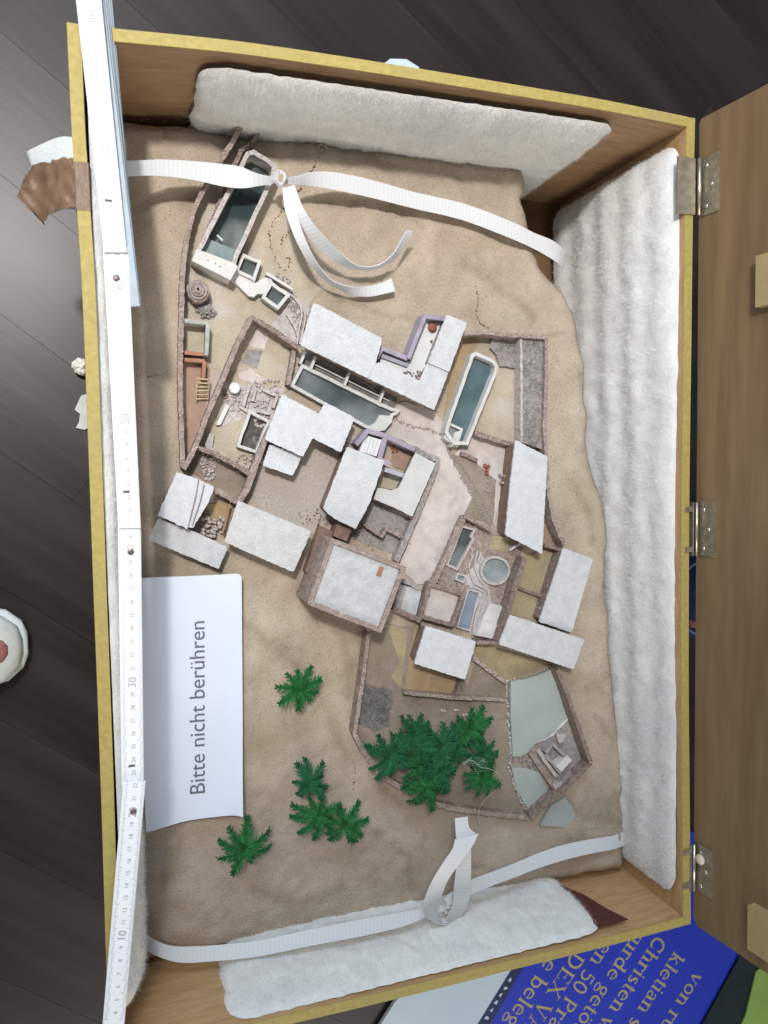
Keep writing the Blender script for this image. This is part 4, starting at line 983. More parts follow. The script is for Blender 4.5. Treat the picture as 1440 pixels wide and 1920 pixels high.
stones('grey bank between the two green ponds', [(958, 1422), (975, 1424), (990, 1428), (1005, 1440)], (.1, .2), .12, 'stone_grey', .3)
stones('few white stones on the right bank of the small green pond', [(1008, 1506), (1016, 1496), (1020, 1488)], (.07, .12), .3)
stones('white stones along the thin ditch to the right fleece', [(1020, 1546), (1060, 1552), (1100, 1550), (1150, 1550), (1180, 1546)], (.04, .08), .25)
b = MB(); P = [ag(x, y, .22) for x, y in ((1070, 1344), (1054, 1358), (1040, 1374), (1024, 1384), (1008, 1390), (996, 1396), (990, 1408), (978, 1414))]
part_t = thing('white_shoreline', 'white jagged shoreline between the green pond and the turret', 'shoreline', P[0])
part('edge', wall_mesh(spline(P, 3), .22, .3, .05), M['white_paint'], part_t)
b = MB(); b.obox(ag(1040, 1256, .3), ag(1070, 1342, .3), .14, ag(1055, 1300)[2], ag(1055, 1300)[2] + .3)
single('pond_kerb', b, M['water_green'], 'pale green kerb along the right side of the large pond', 'kerb')
t = thing('ruined_turret', 'ruined square turret with spiral walls and a white block', 'ruin', ag(1046, 1421, 0)); g0 = ag(1046, 1421)[2]
for line, h_, w_, m_ in (([(1024, 1412), (1037, 1395), (1066, 1424), (1050, 1448), (1024, 1416)], .95, .3, 'stone_grey'), ([(996, 1413), (1015, 1440), (1040, 1478)], .7, .5, 'stone'), ([(1010, 1408), (1026, 1432), (1044, 1456)], .6, .4, 'stone_pale'), ([(1040, 1478), (1058, 1466), (1072, 1448)], .8, .4, 'stone_grey')):
    part('ruin_wall', wall_mesh([ag(x, y, h_) for x, y in line], w_, .3, .05), M[m_], t)
b = MB(); b.prism(level(pts([(1042, 1436), (1064, 1417), (1073, 1426), (1053, 1447)], 1.1)), None, g0, .02); part('white_block', b, M['plaster'], t)
b = MB(); b.prism(level(pts([(1042, 1376), (1062, 1376), (1056, 1392), (1048, 1394)], .5)), None, g0 - .1, .03); part('white_block', b, M['stone_pale'], t)
b = MB(); b.prism(level(pts([(1036, 1470), (1052, 1468), (1060, 1474), (1048, 1486), (1040, 1480)], .9)), None, g0 - .1, .05); part('corner_block', b, M['stone_pale'], t)
b = MB()
for k in range(90):
    p = ag(rnd(1000, 1075), rnd(1392, 1470), .1); b.lump(p, rnd(.07, .15))
part('rubble', b, M['stone_grey'], t, 'stuff')
for k, (x, y, lab) in enumerate(((831, 1332, 'leftmost'), (855, 1331, 'second from left'), (872, 1340, 'third from left'), (892, 1340, 'rightmost'))):
    c = ag(x, y, .05); b = MB()
    for d in (-.16, .12): b.lump((c[0] + d, c[1] + rnd(-.05, .05), c[2] + .1), rnd(.13, .18))
    single('white_stone', b, M['pebble'], 'pale little stone behind the palms, %s of four' % lab, 'stone', 'pale stones behind the palms')

# dark scrub lines on the slopes
def scrub(label, lines, r=(.05, .12), step=.14, h=.02, m='moss'):
    b = MB()
    for line in lines:
        P = [atz(x, y, h) for x, y in line]
        for p in resample(spline(P, 4), step): b.lump((p[0] + rnd(-.1, .1), p[1] + rnd(-.1, .1), gz(p[0], p[1])), rnd(*r))
    return single('scrub_line', b, M[m], label, 'scrub', None, 'stuff')
scrub('dark scrub line winding from the stone ring down past the knot', [[(598, 292), (586, 318), (570, 345), (556, 362)], [(530, 392), (512, 418), (505, 440), (508, 462), (518, 492), (530, 505)], [(548, 430), (530, 450), (530, 465)], [(530, 480), (545, 488), (540, 500)]], (.06, .13), .13)
scrub('thin dark crack running down to the walled garden', [[(890, 532), (896, 560), (893, 585), (900, 605), (915, 615)]], (.05, .1), .16)
scrub('short dark crack beside the rubble wall at the lower left', [[(667, 1440), (664, 1460), (662, 1480)]], (.05, .09), .2)
scrub('dark crack in the shaded strip of ground beside the ruler', [[(246, 700), (270, 706), (290, 703), (306, 707)]], (.04, .08), .12)
b = MB()
for k in range(16):
    a = k / 16 * 6.283; p = atz(603 + 9 * math.cos(a), 281 + 9 * math.sin(a)); b.lump((p[0], p[1], p[2] + .05), rnd(.12, .17))
single('stone_ring', b, M['sand'], 'little ring of sandy stones at the upper end of the scrub line', 'stone ring', None, 'stuff')
b = MB(); rr = random.Random(9)
for k in range(1500):
    x, y = rr.choice([(rr.uniform(1060, 1175), rr.uniform(1060, 1540)), (rr.uniform(300, 780), rr.uniform(1180, 1760)), (rr.uniform(560, 980), rr.uniform(240, 600)), (rr.uniform(1030, 1090), rr.uniform(640, 980))])
    p = atz(x, y); b.lump((p[0], p[1], p[2] + .01), rr.uniform(.02, .06))
single('loose_pebbles', b, M['pebble'], 'tiny pale pebbles strewn over the sandy slopes', 'pebbles', None, 'stuff')
b = MB(); rr = random.Random(31)
for k in range(2600):
    x, y = rr.choice([(rr.uniform(1060, 1175), rr.uniform(1060, 1540)), (rr.uniform(320, 780), rr.uniform(1180, 1740)), (rr.uniform(560, 980), rr.uniform(250, 600)), (rr.uniform(1030, 1090), rr.uniform(640, 980)), (rr.uniform(265, 420), rr.uniform(220, 480)), (rr.uniform(460, 660), rr.uniform(1090, 1330))])
    p = atz(x, y); b.lump((p[0], p[1], p[2] + .01), rr.uniform(.02, .055))
single('loose_grit', b, M['soil_side'], 'darker brown grit scattered over the sandy slopes', 'grit', None, 'stuff')
b = MB()
for k in range(26):
    p = atz(rnd(500, 516), rnd(228, 246), .1); b.lump((p[0], p[1], p[2] + .1), rnd(.09, .2))
single('green_scrub', b, mat('scrub_green', (.10, .12, .06), (.05, .07, .035), 200, .95, .6), 'greenish tuft of scrub under the far fleece', 'scrub', None, 'stuff')

# ------------------------------------------------------------------ palms
def frond_mesh(seed):
    """arched spine with paired leaflets, about 1 cm long units"""
    rg = random.Random(seed); V = []; F = []
    n = 9; sp = []
    for i in range(n + 1):
        t = i / n; sp.append(np.array([t, .03 * math.sin(t * 3 + seed), .20 * math.sin(t * 2.2) - .34 * t * t]))
    for i in range(n):
        a, b = sp[i], sp[i + 1]; w = .035
        k = len(V); V += [a + [0, -w, 0], b + [0, -w, 0], b + [0, w, 0], a + [0, w, 0], a + [0, 0, .05], b + [0, 0, .05]]
        F += [(k, k + 1, k + 5, k + 4), (k + 4, k + 5, k + 2, k + 3), (k, k + 3, k + 2, k + 1)]
    for i in range(25):
        t = .06 + .93 * i / 24; j = min(n - 1, int(t * n)); c = sp[j] + (sp[j + 1] - sp[j]) * (t * n - j)
        ln = (.165 + .155 * math.sin(math.pi * min(1, t * 1.05) ** .8)) * rg.uniform(.7, 1.3)
        for s in (-1, 1):
            tip = c + np.array([ln * rg.uniform(.4, .9), s * ln * rg.uniform(.65, 1.0), rg.uniform(-.12, .09)]); m_ = (c + tip) / 2 + np.array([0, 0, .035])
            k = len(V); e = np.array([.05, 0, 0])
            V += [c - e * .6, c + e * .6, m_ + e * .8, tip, m_ - e * .8]; F += [(k, k + 1, k + 2, k + 4), (k + 4, k + 2, k + 3)]
    me = bpy.data.meshes.new('frond'); me.from_pydata([tuple(v * S) for v in V], [], F); return me
FM = []
for k in range(4):
    for mm in ('palm', 'palm_b'):
        me = frond_mesh(k); me.materials.append(M[mm]); FM.append((me, mm))
def palm(label, px, py, r, h, seed, group, mk='palm', n=9):
    rg = random.Random(seed)
    n += 2 if group == gB else 0
    top = ag(px, py, h) if polydist(np.array([ag(px, py)[:2]]), comp)[0][0] < .1 else atz(px, py, h)
    g0 = top[2] - h
    t = thing('palm_tree', label, 'palm tree', (top[0], top[1], g0), group)
    b = MB(); b.tube([(top[0] + .05 * math.sin(k * 2 + seed), top[1] + .04 * k * .1, g0 - .2 + (h + .2) * k / 6) for k in range(7)], [.2, .17, .15, .14, .14, .15, .12], 8); part('trunk', b, M['trunk'], t)
    rad = r / 22.0
    ms = [m_ for m_ in FM if m_[1] == mk]
    for k in range(n):
        o = bpy.data.objects.new('frond', rg.choice(ms)[0]); col.objects.link(o); o.parent = t
        o.location = (0, 0, h * S + rg.uniform(-.002, .002)); f = rad * rg.uniform(.78, 1.18)
        o.rotation_euler = (rg.uniform(-.3, .3), rg.uniform(-.3, .34), k / n * 6.283 + rg.uniform(-.26, .26) + seed)
        o.scale = (f, f * rg.uniform(.72, .95), f)
    for k in range(3):
        o = bpy.data.objects.new('frond', rg.choice(ms)[0]); col.objects.link(o); o.parent = t
        o.location = (0, 0, h * S + .001); f = rad * .55; o.rotation_euler = (.2, -.7, k * 1.6 + seed); o.scale = (f, f, f)
gA, gB = 'palms on the open slope', 'palms inside the garden wall'
palm('lone small palm on the slope below the tower', 562, 1292, 47, 2.2, 1, gA)
palm('palm standing nearest the corner of the paper sign', 458, 1592, 54, 2.6, 2, gA, n=8)
palm('dark upper palm of the three standing close together', 581, 1466, 42, 2.6, 3, gA, 'palm_b', 9)
palm('middle palm of the three standing close together', 598, 1528, 50, 2.8, 4, gA)
palm('lowest palm of the three standing close together', 646, 1548, 50, 2.6, 5, gA, n=8)
palm('leftmost garden palm, spreading over the left wall', 733, 1413, 52, 2.8, 6, gB, 'palm_b')
palm('garden palm at the back beside the gravel bed', 778, 1376, 46, 2.9, 7, gB, 'palm_b')
palm('garden palm at the back right near the pale stones', 880, 1366, 50, 2.8, 8, gB)
palm('tall palm in the centre of the garden clump', 828, 1398, 48, 3.4, 9, gB, 'palm_b')
palm('garden palm hanging over the curved rubble wall', 800, 1478, 50, 2.7, 10, gB)
palm('garden palm below the central one', 826, 1446, 46, 3.2, 11, gB, 'palm_b')
palm('small garden palm squeezed between the leftmost and the hanging one', 786, 1432, 40, 2.5, 14, gB)
palm('garden palm right of the central one, below the back right one', 858, 1402, 42, 2.7, 15, gB, 'palm_b')
palm('rightmost upper garden palm towards the green pond', 905, 1412, 42, 2.9, 12, gB, 'palm_b', 8)
palm('rightmost lower garden palm, under the white thread', 904, 1456, 42, 2.6, 13, gB)
b = MB(); P = [ag(868, 1430, 3.2), ag(885, 1426, 3.6), ag(900, 1438, 3.5), ag(918, 1442, 3.2), ag(938, 1455, 2.4), ag(930, 1480, 1.8), ag(905, 1505, 2.0), ag(897, 1525, 1.8), ag(900, 1548, 1.6)]
b.tube(spline(P, 6), .024, 5)
for k in range(30):
    p = np.array(ag(rnd(868, 910), rnd(1422, 1448), 3.4)); b.tube([p, p + np.array([rnd(-.5, .5), rnd(-.3, .3), rnd(-.1, .2)]), p + np.array([rnd(-.8, .8), rnd(-.5, .5), 0])], .008, 3)
single('loose_thread', b, M['thread'], 'fuzzy pale thread caught on the right garden palms', 'thread')

# ------------------------------------------------------------------ ribbons
def band_px(rows, n=6, th=.06):
    """rows: (left px, left z, right px, right z) -> band"""
    A_ = [at(l[0], l[1], zl) for l, zl, r_, zr in rows]; B_ = [at(r_[0], r_[1], zr) for l, zl, r_, zr in rows]
    b = MB(); b.band([np.array(p) for p in spline(A_, n)], [np.array(p) for p in spline(B_, n)], th); return b
rb = thing('tied_ribbon', 'white ribbed ribbon knotted across the far end of the model with two loose tails', 'ribbon', at(523, 335, -9))
part('strap', band_px([((150, 306), -2.0, (152, 335), -2.0), ((205, 303), -4.6, (205, 334), -4.8), ((255, 301), -6.0, (255, 330), -6.2), ((300, 299), -6.8, (300, 330), -7.0), ((360, 302), -7.4, (360, 337), -7.6), ((420, 308), -7.8, (420, 350), -8.0), ((452, 313), -7.9, (456, 353), -8.1), ((482, 325), -7.6, (482, 349), -8.2), ((515, 333), -7.4, (515, 344), -7.9)]), M['ribbon'], rb)
part('strap', band_px([((536, 333), -7.6, (536, 345), -7.9), ((558, 330), -7.5, (556, 346), -8.0), ((583, 323), -7.4, (578, 348), -8.2), ((617, 322), -7.6, (617, 354), -8.2), ((667, 330), -7.9, (667, 364), -8.4), ((717, 343), -8.3, (717, 376), -8.7), ((780, 361), -8.8, (780, 392), -9.1), ((870, 382), -9.2, (868, 413), -9.4), ((960, 416), -9.0, (960, 448), -9.3), ((1000, 436), -9.2, (1002, 467), -9.6), ((1034, 450), -9.6, (1032, 484), -9.9), ((1054, 466), -10.4, (1046, 494), -10.4), ((1061, 486), -12.0, (1056, 504), -11.6)]), M['ribbon'], rb)
part('tail', band_px([((529, 352), -7.3, (548, 350), -7.1), ((535, 395), -6.4, (556, 400), -6.2), ((553, 446), -6.6, (572, 446), -6.2), ((577, 490), -7.6, (592, 488), -6.9), ((607, 524), -9.0, (616, 520), -7.9), ((634, 541), -9.6, (640, 533), -8.4), ((660, 553), -9.7, (666, 538), -8.8), ((692, 556), -9.6, (692, 536), -9.1), ((720, 551), -9.5, (716, 530), -9.3), ((741, 546), -9.5, (735, 521), -9.4)]), M['ribbon'], rb)
part('tail', band_px([((534, 352), -7.2, (552, 346), -7.0), ((547, 392), -6.6, (567, 386), -6.0), ((568, 428), -6.8, (588, 420), -5.9), ((588, 456), -7.3, (611, 447), -6.2), ((614, 482), -8.0, (634, 470), -6.9), ((643, 500), -8.8, (660, 492), -7.4), ((677, 507), -9.2, (683, 500), -7.8), ((710, 503), -9.2, (711, 496), -7.8), ((744, 483), -8.8, (737, 476), -7.6), ((763, 454), -8.3, (753, 449), -7.5), ((775, 434), -8.0, (763, 431), -7.5)]), M['ribbon'], rb)
kn = MB(); c = at(525, 334, -7.3)
for k in range(3):
    P = []
    for i in range(17):
        a = i / 16 * 6.283 * .92 + k * 2.2; P.append(c + np.array([.66 * math.cos(a) * (1 - .2 * k), .70 * math.sin(a) * (.8 + .15 * k), .2 * math.sin(2 * a + k) + .1 * k]))
    A_ = [p + np.array([0, 0, .16]) + (c - p) * .25 for p in P]; B_ = [p - np.array([0, 0, .20]) for p in P]
    kn.band(A_, B_, .12)
kn.uv = None
part('knot', kn, M['ribbon'], rb)

r2 = thing('looped_ribbon', 'white ribbed ribbon with a teardrop loop across the near end of the case', 'ribbon', at(835, 1710, -9))
part('strap', band_px([((255, 1726), -10.2, (250, 1758), -9.9), ((274, 1750), -9.2, (276, 1782), -8.6), ((294, 1764), -8.4, (306, 1797), -7.8), ((328, 1774), -8, (342, 1805), -7.4), ((390, 1773), -7.6, (390, 1803), -7), ((480, 1764), -6.81, (480, 1794), -6.21), ((580, 1743), -5.86, (580, 1774), -5.26), ((680, 1723), -5.5, (680, 1755), -4.9), ((760, 1709), -5.6, (760, 1736), -5), ((800, 1702), -5.8, (800, 1718), -5.4), ((832, 1696), -6, (834, 1708), -5.7)]), M['ribbon'], r2)
part('strap', band_px([((832, 1684), -6.1, (840, 1700), -5.8), ((852, 1668), -6.1, (858, 1688), -5.7), ((882, 1650), -6.34182, (884, 1677), -5.86545), ((915, 1637), -6.93182, (917, 1663), -6.45545), ((960, 1620), -7.56364, (960, 1647), -7.06364), ((1010, 1599), -7.9, (1012, 1627), -7.4), ((1060, 1583), -8, (1064, 1611), -7.5), ((1110, 1573), -8.2, (1116, 1599), -7.7), ((1152, 1566), -8.5, (1152, 1592), -8.1), ((1176, 1554), -9, (1178, 1580), -8.9), ((1190, 1540), -9.7, (1194, 1562), -9.7)]), M['ribbon'], r2)
part('loop', band_px([((883, 1590), -4.05364, (857, 1592), -3.9), ((883, 1627), -4.25364, (855, 1627), -4.1), ((882, 1667), -4.84182, (851, 1665), -4.7), ((877, 1694), -5.18273, (849, 1692), -4.9), ((866, 1714), -5.6, (843, 1711), -4.9), ((848, 1730), -5.9, (836, 1724), -4.7)]), M['ribbon'], r2)
part('loop', band_px([((897, 1563), -3.41909, (853, 1574), -3.3), ((885, 1587), -3.17727, (848, 1592), -3), ((864, 1616), -2.9, (831, 1617), -2.9), ((841, 1648), -3.3, (811, 1650), -3.1), ((827, 1682), -4.3, (798, 1680), -3.5), ((821, 1706), -5.1, (793, 1703), -3.9), ((823, 1719), -5.6, (800, 1719), -4.3), ((834, 1731), -5.9, (818, 1731), -4.7), ((848, 1728), -6, (838, 1734), -4.9)]), M['ribbon'], r2)
part('tail', band_px([((877, 1531), -4.28273, (853, 1534), -4.2), ((880, 1552), -3.81818, (854, 1556), -3.7), ((897, 1566), -3.51909, (856, 1580), -3.4)]), M['ribbon'], r2)
kn = MB(); c = at(838, 1704, -5.7)
for k in range(2):
    P = [c + np.array([.30 * math.cos(i / 12 * 6.283), .34 * math.sin(i / 12 * 6.283) * (1 - .2 * k), .12 * k + .1 * math.sin(i)]) for i in range(13)]
    kn.band([p + np.array([0, 0, .2]) for p in P], [p - np.array([0, 0, .22]) for p in P], .12)
kn.uv = None; part('knot', kn, M['ribbon'], r2)

# ------------------------------------------------------------------ text helpers
def text_mesh(body, size=1.0):
    cu = bpy.data.curves.new('lettering', 'FONT'); cu.body = body; cu.size = size; cu.align_x = 'LEFT'
    o = bpy.data.objects.new('lettering', cu); col.objects.link(o)
    me = bpy.data.meshes.new_from_object(o.evaluated_get(bpy.context.evaluated_depsgraph_get()))
    V = np.array([tuple(v.co) for v in me.vertices]); F = [tuple(p.vertices) for p in me.polygons]
    bpy.data.objects.remove(o); bpy.data.curves.remove(cu); bpy.data.meshes.remove(me)
    return V, F
_tc = {}
def put_text(b, body, org, ux, uy, length=None, size=1.0, up=np.array([0, 0, .012])):
    """lay text on a surface: origin, reading direction, letter-up direction (cm); length fits the width"""
    if body not in _tc: _tc[body] = text_mesh(body)
    V, F = _tc[body]; k = size
    if length: k = length / (V[:, 0].max() - V[:, 0].min())
    x0 = V[:, 0].min()
    b.add([np.asarray(org) + ux * (v[0] - x0) * k + uy * v[1] * (k if not isinstance(size, tuple) else size[1]) + up for v in V], F)

# ------------------------------------------------------------------ paper sign
pu = at(383, 1485, -9.9); pv = at(383, 1165, -9.9)
rows = [[(262, 1083, -9.4), (300, 1081, -9.8), (360, 1079, -9.8), (420, 1076, -9.7), (445, 1075, -9.5), (452, 1082, -9.5)],
        [(264, 1200, -9.4), (300, 1200, -9.95), (360, 1200, -10.0), (420, 1200, -9.9), (440, 1200, -9.8), (453, 1200, -9.7)],
        [(266, 1350, -9.4), (300, 1350, -9.95), (360, 1350, -10.0), (420, 1350, -9.9), (440, 1350, -9.75), (454, 1350, -9.6)],
        [(270, 1470, -9.5), (300, 1468, -9.85), (360, 1462, -9.8), (420, 1458, -9.6), (440, 1457, -9.3), (454, 1456, -9.1)],
        [(274, 1558, -9.7), (305, 1549, -9.7), (350, 1536, -9.5), (400, 1529, -9.2), (436, 1526, -8.9), (455, 1529, -8.7)]]
Gd = [[at(*p) for p in r_] for r_ in rows]
Gd = [spline(r_, 5) for r_ in Gd]; cols = [spline([r_[k] for r_ in Gd], 8) for k in range(len(Gd[0]))]
b = MB(); nc, nr = len(cols), len(cols[0])
b.v = [tuple(map(float, p + np.array([0, 0, .35]))) for c_ in cols for p in c_]
b.f = [(i * nr + j, (i + 1) * nr + j, (i + 1) * nr + j + 1, i * nr + j + 1) for i in range(nc - 1) for j in range(nr - 1)]; b.sm = True
pt = thing('paper_sign', 'white paper sign reading Bitte nicht berühren, lying beside the ruler', 'paper sign', at(360, 1320, -10))
part('sheet', b, M['paper'], pt)
zt_ = -9.45
o_ = at(384, 1485, zt_); e_ = at(384, 1165, zt_); ux = (e_ - o_); ln = np.linalg.norm(ux); ux = ux / ln; uy = np.array([-ux[1], ux[0], 0])
PV = np.array([p + np.array([0, 0, .35]) for c_ in cols for p in c_])
b = MB(); put_text(b, 'Bitte nicht berühren', o_, ux, uy, length=ln)
def on_sheet(v):
    d = ((PV[:, 0] - v[0]) ** 2 + (PV[:, 1] - v[1]) ** 2); i = np.argsort(d)[:6]; w_ = 1 / (d[i] + .02)
    return (v[0], v[1], float((PV[i, 2] * w_).sum() / w_.sum()) + .03)
b.v = [on_sheet(v) for v in b.v]
part('lettering', b, M['ink_text'], pt)

# ------------------------------------------------------------------ folding ruler
ru = thing('folding_ruler', 'white folding ruler laid along the left rim of the case', 'folding ruler', at(220, 900, .2))
def py_of(n):
    K = [(0, 1998), (10, 1752), (20, 1522), (30, 1278), (40, 1030), (50, 784), (60, 531), (70, 280), (80, 30), (84, -70)]
    for (a, ya), (c_, yc) in zip(K, K[1:]):
        if a <= n <= c_: return ya + (yc - ya) * (n - a) / (c_ - a)
leaves = [   # (left px, right px) at far end, near end, z far, z near
    (((136, -60), (184, -60)), ((195, 472), (238, 472)), 1.75, 1.35),
    (((193, 462), (240, 462)), ((222, 990), (264, 990)), 1.05, .85),
    (((221, 978), (264, 978)), ((228, 1475), (270, 1475)), .55, .5),
    (((231, 1466), (273, 1466)), ((192, 1925), (233, 1925)), .85, .9)]
rivets = [(202, -2, 0), (218, 521, 1), (245, 1035, 2), (250, 1522, 3)]
for li, ((fa, fb), (na, nb), zf, zn) in enumerate(leaves):
    A0, B0, A1, B1 = at(*fa, zf), at(*fb, zf), at(*na, zn), at(*nb, zn)
    b = MB(); th = .30
    V = []
    for Aq, Bq in ((A0, B0), (A1, B1)):
        w_ = (Bq - Aq); V += [Aq + w_ * .0 - [0, 0, .09], Aq + w_ * .09, Bq - w_ * .05, Bq - [0, 0, .06], Bq - [0, 0, th], Aq - [0, 0, th]]
    b.add(V, [(i, (i + 1) % 6, 6 + (i + 1) % 6, 6 + i) for i in range(6)] + [(5, 4, 3, 2, 1, 0), (6, 7, 8, 9, 10, 11)])
    lf = part('ruler_leaf', b, M['ruler'], ru)
    # printed scale
    mk = MB(); mr = MB(); mf = MB()
    ys = (fa[1] + fb[1]) / 2, (na[1] + nb[1]) / 2
    for n in range(1, 85):
        y = py_of(n)
        lo_ = ys[0] + 6 if li else -40; hi_ = ys[1] - (14 if li < 3 else 6)
        if not (lo_ < y < hi_): continue
        f = (y - ys[0]) / (ys[1] - ys[0]); z = zf + (zn - zf) * f + .012
        a_, c_ = np.array(fa) + (np.array(na) - np.array(fa)) * f, np.array(fb) + (np.array(nb) - np.array(fb)) * f
        L_, R__ = at(a_[0], y, z), at(c_[0], y, z); wv = R__ - L_; wl = np.linalg.norm(wv); wv = wv / wl; uu = np.array([-wv[1], wv[0], 0])
        big = n % 10 == 0; tgt = mr if n == 40 else (mk if big else mf)
        s_ = .82 if big else .42; body = str(n)
        if n in (20, 40, 60): pass
        if body not in _tc: _tc[body] = text_mesh(body)
        Vt = _tc[body][0]; wid = (Vt[:, 0].max() - Vt[:, 0].min()) * s_
        put_text(tgt, body, L_ + wv * (wl * .56 + s_ * .3) - uu * (wid / 2 + (.0 if not big else .05)), uu, -wv, size=s_, up=np.array([0, 0, .004]))
        for k in range(10):       # millimetre strokes on both edges
            q0 = uu * k * .1; l_ = .30 if k == 0 else (.22 if k == 5 else .14)
            for base, sg in ((L_ + wv * wl * .12, 1), (R__ - wv * wl * .07, -1)):
                p = base + q0 - uu * .5; mf.add([p - uu * .011, p + uu * .011, p + uu * .011 + wv * l_ * sg, p - uu * .011 + wv * l_ * sg], [(0, 1, 2, 3)])
    part('scale_print', mf, M['ink_faint'], lf)
    if mk.v: part('scale_numeral', mk, M['ink_faint'], lf)
    if mr.v: part('scale_numeral', mr, M['ink_red'], lf)
    if li:
        x, y, _ = rivets[li]; c = at(x, y, zf); b = MB(); b.lathe(c, [(.24, c[2] - .05), (.24, c[2] + .04), (.12, c[2] + .08), (.02, c[2] + .085)], 14); part('rivet', b, M['rivet'], lf)
for (x, y, li, z) in ((203, 376, 0, 1.44), (237, 922, 1, .90), (247, 1436, 2, .53)):
    p = at(x, y, z); b = MB(); b.box(p[0] - .24, p[0] + .24, p[1] - .085, p[1] + .085, p[2], p[2] + .012); part('end_mark', b, M['ink'], ru)
# folded leaves stacked under the far part
for k in range(5):
    z = 1.02 - .335 * k
    f = at(186 + 4 + 4 * k, -40, z), at(262 + (k % 2) * 2 , 574 - (k % 3) * 2, z - .05)
    r_ = np.array(f[0]); n_ = np.array(f[1]); d = (n_ - r_); d[2] = 0; d = d / np.linalg.norm(d); pn = np.array([d[1], -d[0], 0]);
    pn = pn if pn[0] < 0 else -pn
    b = MB(); w_ = pn * 1.75
    V = []
    for p in (r_, n_):
        V += [p, p + w_, p + w_ - [0, 0, .28], p - [0, 0, .28]]
    b.add(V, [(0, 1, 5, 4), (1, 2, 6, 5), (2, 3, 7, 6), (3, 0, 4, 7), (3, 2, 1, 0), (4, 5, 6, 7)])
    part('folded_leaf', b, M['ruler_shaded'], ru)

# ------------------------------------------------------------------ printed blue board on the floor
bz = FZ + .7
def flat(px, z): return [at(x, y, z) for x, y in px]
bd = thing('blue_board', 'blue printed board with slanting gold lettering under the case hinge side', 'printed board', at(1200, 1850, bz - .5))
b = MB(); P = flat([(962, 1812), (1010, 1730), (1250, 1560), (1300, 1560), (1420, 1745), (1310, 1940), (1270, 2010), (880, 2010), (896, 1930)], bz); b.prism(P, bz, bz - .5); part('panel', b, M['blue'], bd)
b = MB(); b.prism(flat([(962, 1812), (1010, 1730), (1034, 1720), (985, 1808), (905, 1945), (880, 1945)], bz + .03), bz + .03, bz + .004); part('dark_band', b, M['navy'], bd)
b = MB()
for k in range(6):
    p = at(956 - 8.5 * k, 1838 + 14 * k, bz + .05); b.add([p + np.array([rnd(-.45, -.25), rnd(-.2, .2), 0]), p + np.array([rnd(-.1, .1), -.28, 0]), p + np.array([rnd(.25, .45), rnd(-.2, .3), 0]), p + np.array([.0, rnd(.1, .3), 0])], [(0, 1, 2, 3)])
part('faint_print', b, M['pale_panel'], bd)
b = MB(); b.prism(flat([(740, 1880), (900, 1700), (1005, 1700), (960, 1815), (892, 1932), (860, 1990), (670, 1990)], bz + .02), bz + .02, bz - .48)
single('pale_board', b, M['pale_panel'], 'pale blue board sticking out below the near rim of the case', 'board')
b = MB(); b.prism(flat([(1385, 1798), (1400, 1740), (1500, 1740), (1448, 1820), (1400, 1905), (1360, 1985), (1280, 1985), (1322, 1912)], bz + .3), bz + .3, bz - .2)
fr = single('dark_frame', b, M['darkgreen'], 'dark greenish frame edge right of the blue board', 'frame')
b = MB(); b.prism(flat([(1418, 1822), (1470, 1780), (1560, 1800), (1480, 1985), (1360, 1985), (1398, 1905)], bz + .5), bz + .5, bz + .31)
single('green_board', b, M['green'], 'bright green board at the lower right corner beyond the dark frame', 'board')
